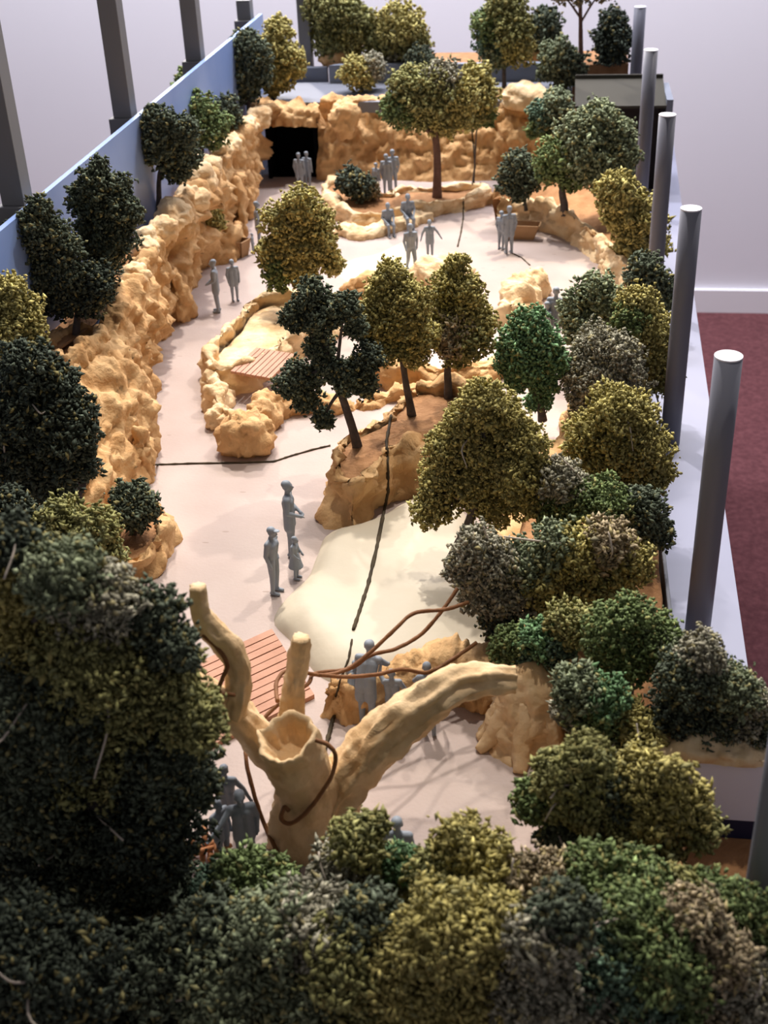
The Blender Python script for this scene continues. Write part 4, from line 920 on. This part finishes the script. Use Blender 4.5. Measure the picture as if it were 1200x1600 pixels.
tree('round_bush', 'dark grey-green bush on top of the white bank end', [(1095, 1022, 34, 'grey'), (1070, 1060, 44), (1115, 1070, 44), (1150, 1080, 36, 'greyg'), (1175, 1095, 30, 'grey'), (1060, 1115, 40, 'deep'), (1110, 1132, 40), (1155, 1140, 34, 'grey'), (1190, 1145, 26)], 'dark', Y=15.75, gz=1.75, crumb=6.5, trunk=None, group=GR)
tree('round_tree', 'grey-green tree with bright green tuft before the bank end', [(900, 1075, 34, 'greyg'), (945, 1090, 34, 'bright'), (925, 1125, 36, 'green'), (980, 1130, 40, 'olive'), (1010, 1160, 36, 'olive'), (895, 1110, 30, 'grey'), (950, 1165, 38, 'moss')], 'moss', Y=15.6, gz=.8, crumb=7, elong=1.3, group=GR, twigs=3)
tree('spreading_tree', 'wide low olive tree with pale twigs at lower right', [(838, 1250, 34, 'green'), (870, 1210, 36, 'moss'), (915, 1190, 38, 'moss'), (900, 1250, 42, 'moss'), (950, 1230, 46, 'dark'), (1000, 1215, 44, 'olive'), (960, 1285, 46, 'moss'), (1020, 1270, 44, 'olive'), (1070, 1250, 38, 'olive'), (1090, 1290, 34, 'moss'), (880, 1300, 36, 'dark'), (1030, 1310, 36, 'moss'), (930, 1320, 34, 'dark'), (1055, 1210, 26, 'olive')], 'moss', Y=13.2, gz=0, crumb=7, elong=1.5, group=GR, twigs=8, tr=.12)
# foreground
tree('round_bush', 'olive bush above the big left tree beside the small planter', [(100, 815, 36), (150, 830, 34), (60, 830, 36, 'dark'), (165, 865, 28, 'moss'), (120, 860, 34), (15, 800, 34, 'deep')], 'moss', Y=19.5, gz=.5, crumb=6.5, elong=1.3, trunk=None, group=GF)
tree('big_tree', 'huge dark green tree filling the lower left of the photo', [(40, 900, 56, 'olive'), (20, 850, 46, 'deep'), (100, 900, 56, 'greyg'), (160, 940, 60, 'grey'), (235, 965, 48, 'dark'), (270, 1010, 36, 'dark'), (60, 990, 70, 'olive'), (150, 1030, 80, 'moss'), (240, 1070, 74, 'moss'), (304, 1128, 44, 'moss'), (60, 1110, 90, 'dark'), (160, 1150, 96, 'moss'), (258, 1190, 72, 'dark'), (300, 1225, 38, 'dark'), (50, 1230, 86, 'dark'), (150, 1270, 90, 'dark'), (235, 1300, 70, 'deep'), (60, 1340, 90, 'deep'), (60, 1290, 40, 'yellow'), (170, 1390, 90, 'dark'), (250, 1365, 50, 'dark'), (60, 1450, 80, 'deep'), (40, 1540, 80, 'deep'), (130, 1500, 70, 'deep')], 'dark', Y=12.6, gz=0, crumb=8, elong=1.4, group=GF, twigs=9, tr=.3, dens=1.35, spread=.5, branches=6)
F_ = [
 ('green_bush', 'green low bush before the hollow trunk base', [(380, 1372, 44, 'green'), (340, 1400, 44, 'teal'), (430, 1375, 34, 'green'), (300, 1420, 44, 'dark')], 'green', 12.3, 7.5),
 ('round_bush', 'grey and olive bush with bright green tuft right of the hollow trunk', [(560, 1315, 40, 'moss'), (588, 1288, 20, 'moss'), (622, 1348, 32, 'bright'), (530, 1365, 46, 'grey'), (580, 1375, 50, 'grey'), (640, 1375, 40, 'moss')], 'grey', 12.2, 7.5),
 ('round_bush', 'olive bush at bottom middle right of the bright green tuft', [(720, 1315, 40, 'olive'), (755, 1345, 44, 'olive'), (690, 1365, 46, 'moss'), (800, 1375, 46, 'brown'), (740, 1400, 56, 'olive')], 'olive', 11.8, 7.5),
 ('round_bush', 'near-black bush added for the shadow in the bottom left corner', [(40, 1490, 80, 'deep'), (110, 1520, 76, 'deep'), (30, 1570, 80, 'deep'), (130, 1585, 70, 'deep')], 'deep', 9.9, 8.5),  # added bush; its near-black dye paints the corner's shadow
 ('round_bush', 'dark grey-green bush at bottom left below the green low bush', [(330, 1470, 66, 'dark'), (420, 1450, 62, 'greyg'), (250, 1520, 66, 'dark'), (360, 1540, 70, 'greyg'), (180, 1570, 66, 'dark'), (290, 1590, 66, 'deep')], 'dark', 10.6, 8.5),
 ('round_bush', 'dusty grey-olive bush at the bottom edge left of centre', [(490, 1450, 60, 'grey'), (550, 1500, 66, 'moss'), (470, 1540, 70, 'greyg'), (560, 1570, 66, 'moss'), (430, 1590, 60, 'grey'), (580, 1435, 50, 'dark')], 'grey', 10.7, 8.5),
 ('round_bush', 'yellow-olive bush at the bottom edge in the centre', [(700, 1460, 70, 'olive'), (640, 1510, 66, 'olive'), (740, 1520, 74, 'olive'), (680, 1570, 80, 'olive'), (770, 1590, 60, 'olive'), (780, 1450, 50, 'olive')], 'olive', 10.5, 8.5),
 ('round_bush', 'twiggy grey bush at the bottom edge right of centre', [(850, 1470, 56, 'grey'), (840, 1540, 66, 'grey'), (910, 1580, 66, 'grey'), (990, 1600, 56, 'brown'), (880, 1430, 46, 'dark')], 'grey', 10.3, 8.5),
 ('round_bush', 'soft green bush at the bottom right', [(985, 1440, 56, 'green'), (960, 1500, 60, 'teal'), (1030, 1500, 66, 'green'), (1060, 1550, 54, 'green'), (1000, 1560, 56, 'teal')], 'green', 10.6, 8),
 ('round_bush', 'long green-olive bush behind the soft green bush at bottom right', [(870, 1375, 44, 'brown'), (930, 1365, 44, 'green'), (990, 1380, 46, 'green'), (1050, 1400, 44, 'moss'), (1100, 1395, 36, 'green')], 'moss', 11.8, 7.5),
 ('round_bush', 'brownish twiggy bush at right of the soft green bush', [(1085, 1440, 46, 'brown'), (1120, 1490, 52, 'brown'), (1160, 1540, 56, 'grey'), (1110, 1580, 60, 'brown'), (1190, 1590, 46, 'brown')], 'brown', 10.9, 8),
 ('round_bush', 'green bush under the nearest column at lower right corner', [(1150, 1420, 40, 'green'), (1190, 1450, 46, 'green'), (1185, 1500, 36, 'green')], 'green', 11.4, 7.5),
]
for nm, lab, lo_, dy, Y_, cr in F_:
    tree(nm, lab, lo_, dy, Y=Y_, gz=0, crumb=cr, elong=1.5, trunk='bark', tr=.14, branches=3, group=GF, twigs=4, dens=1.35)

for o in bpy.data.objects:
    if '_b' in o: del o['_b']
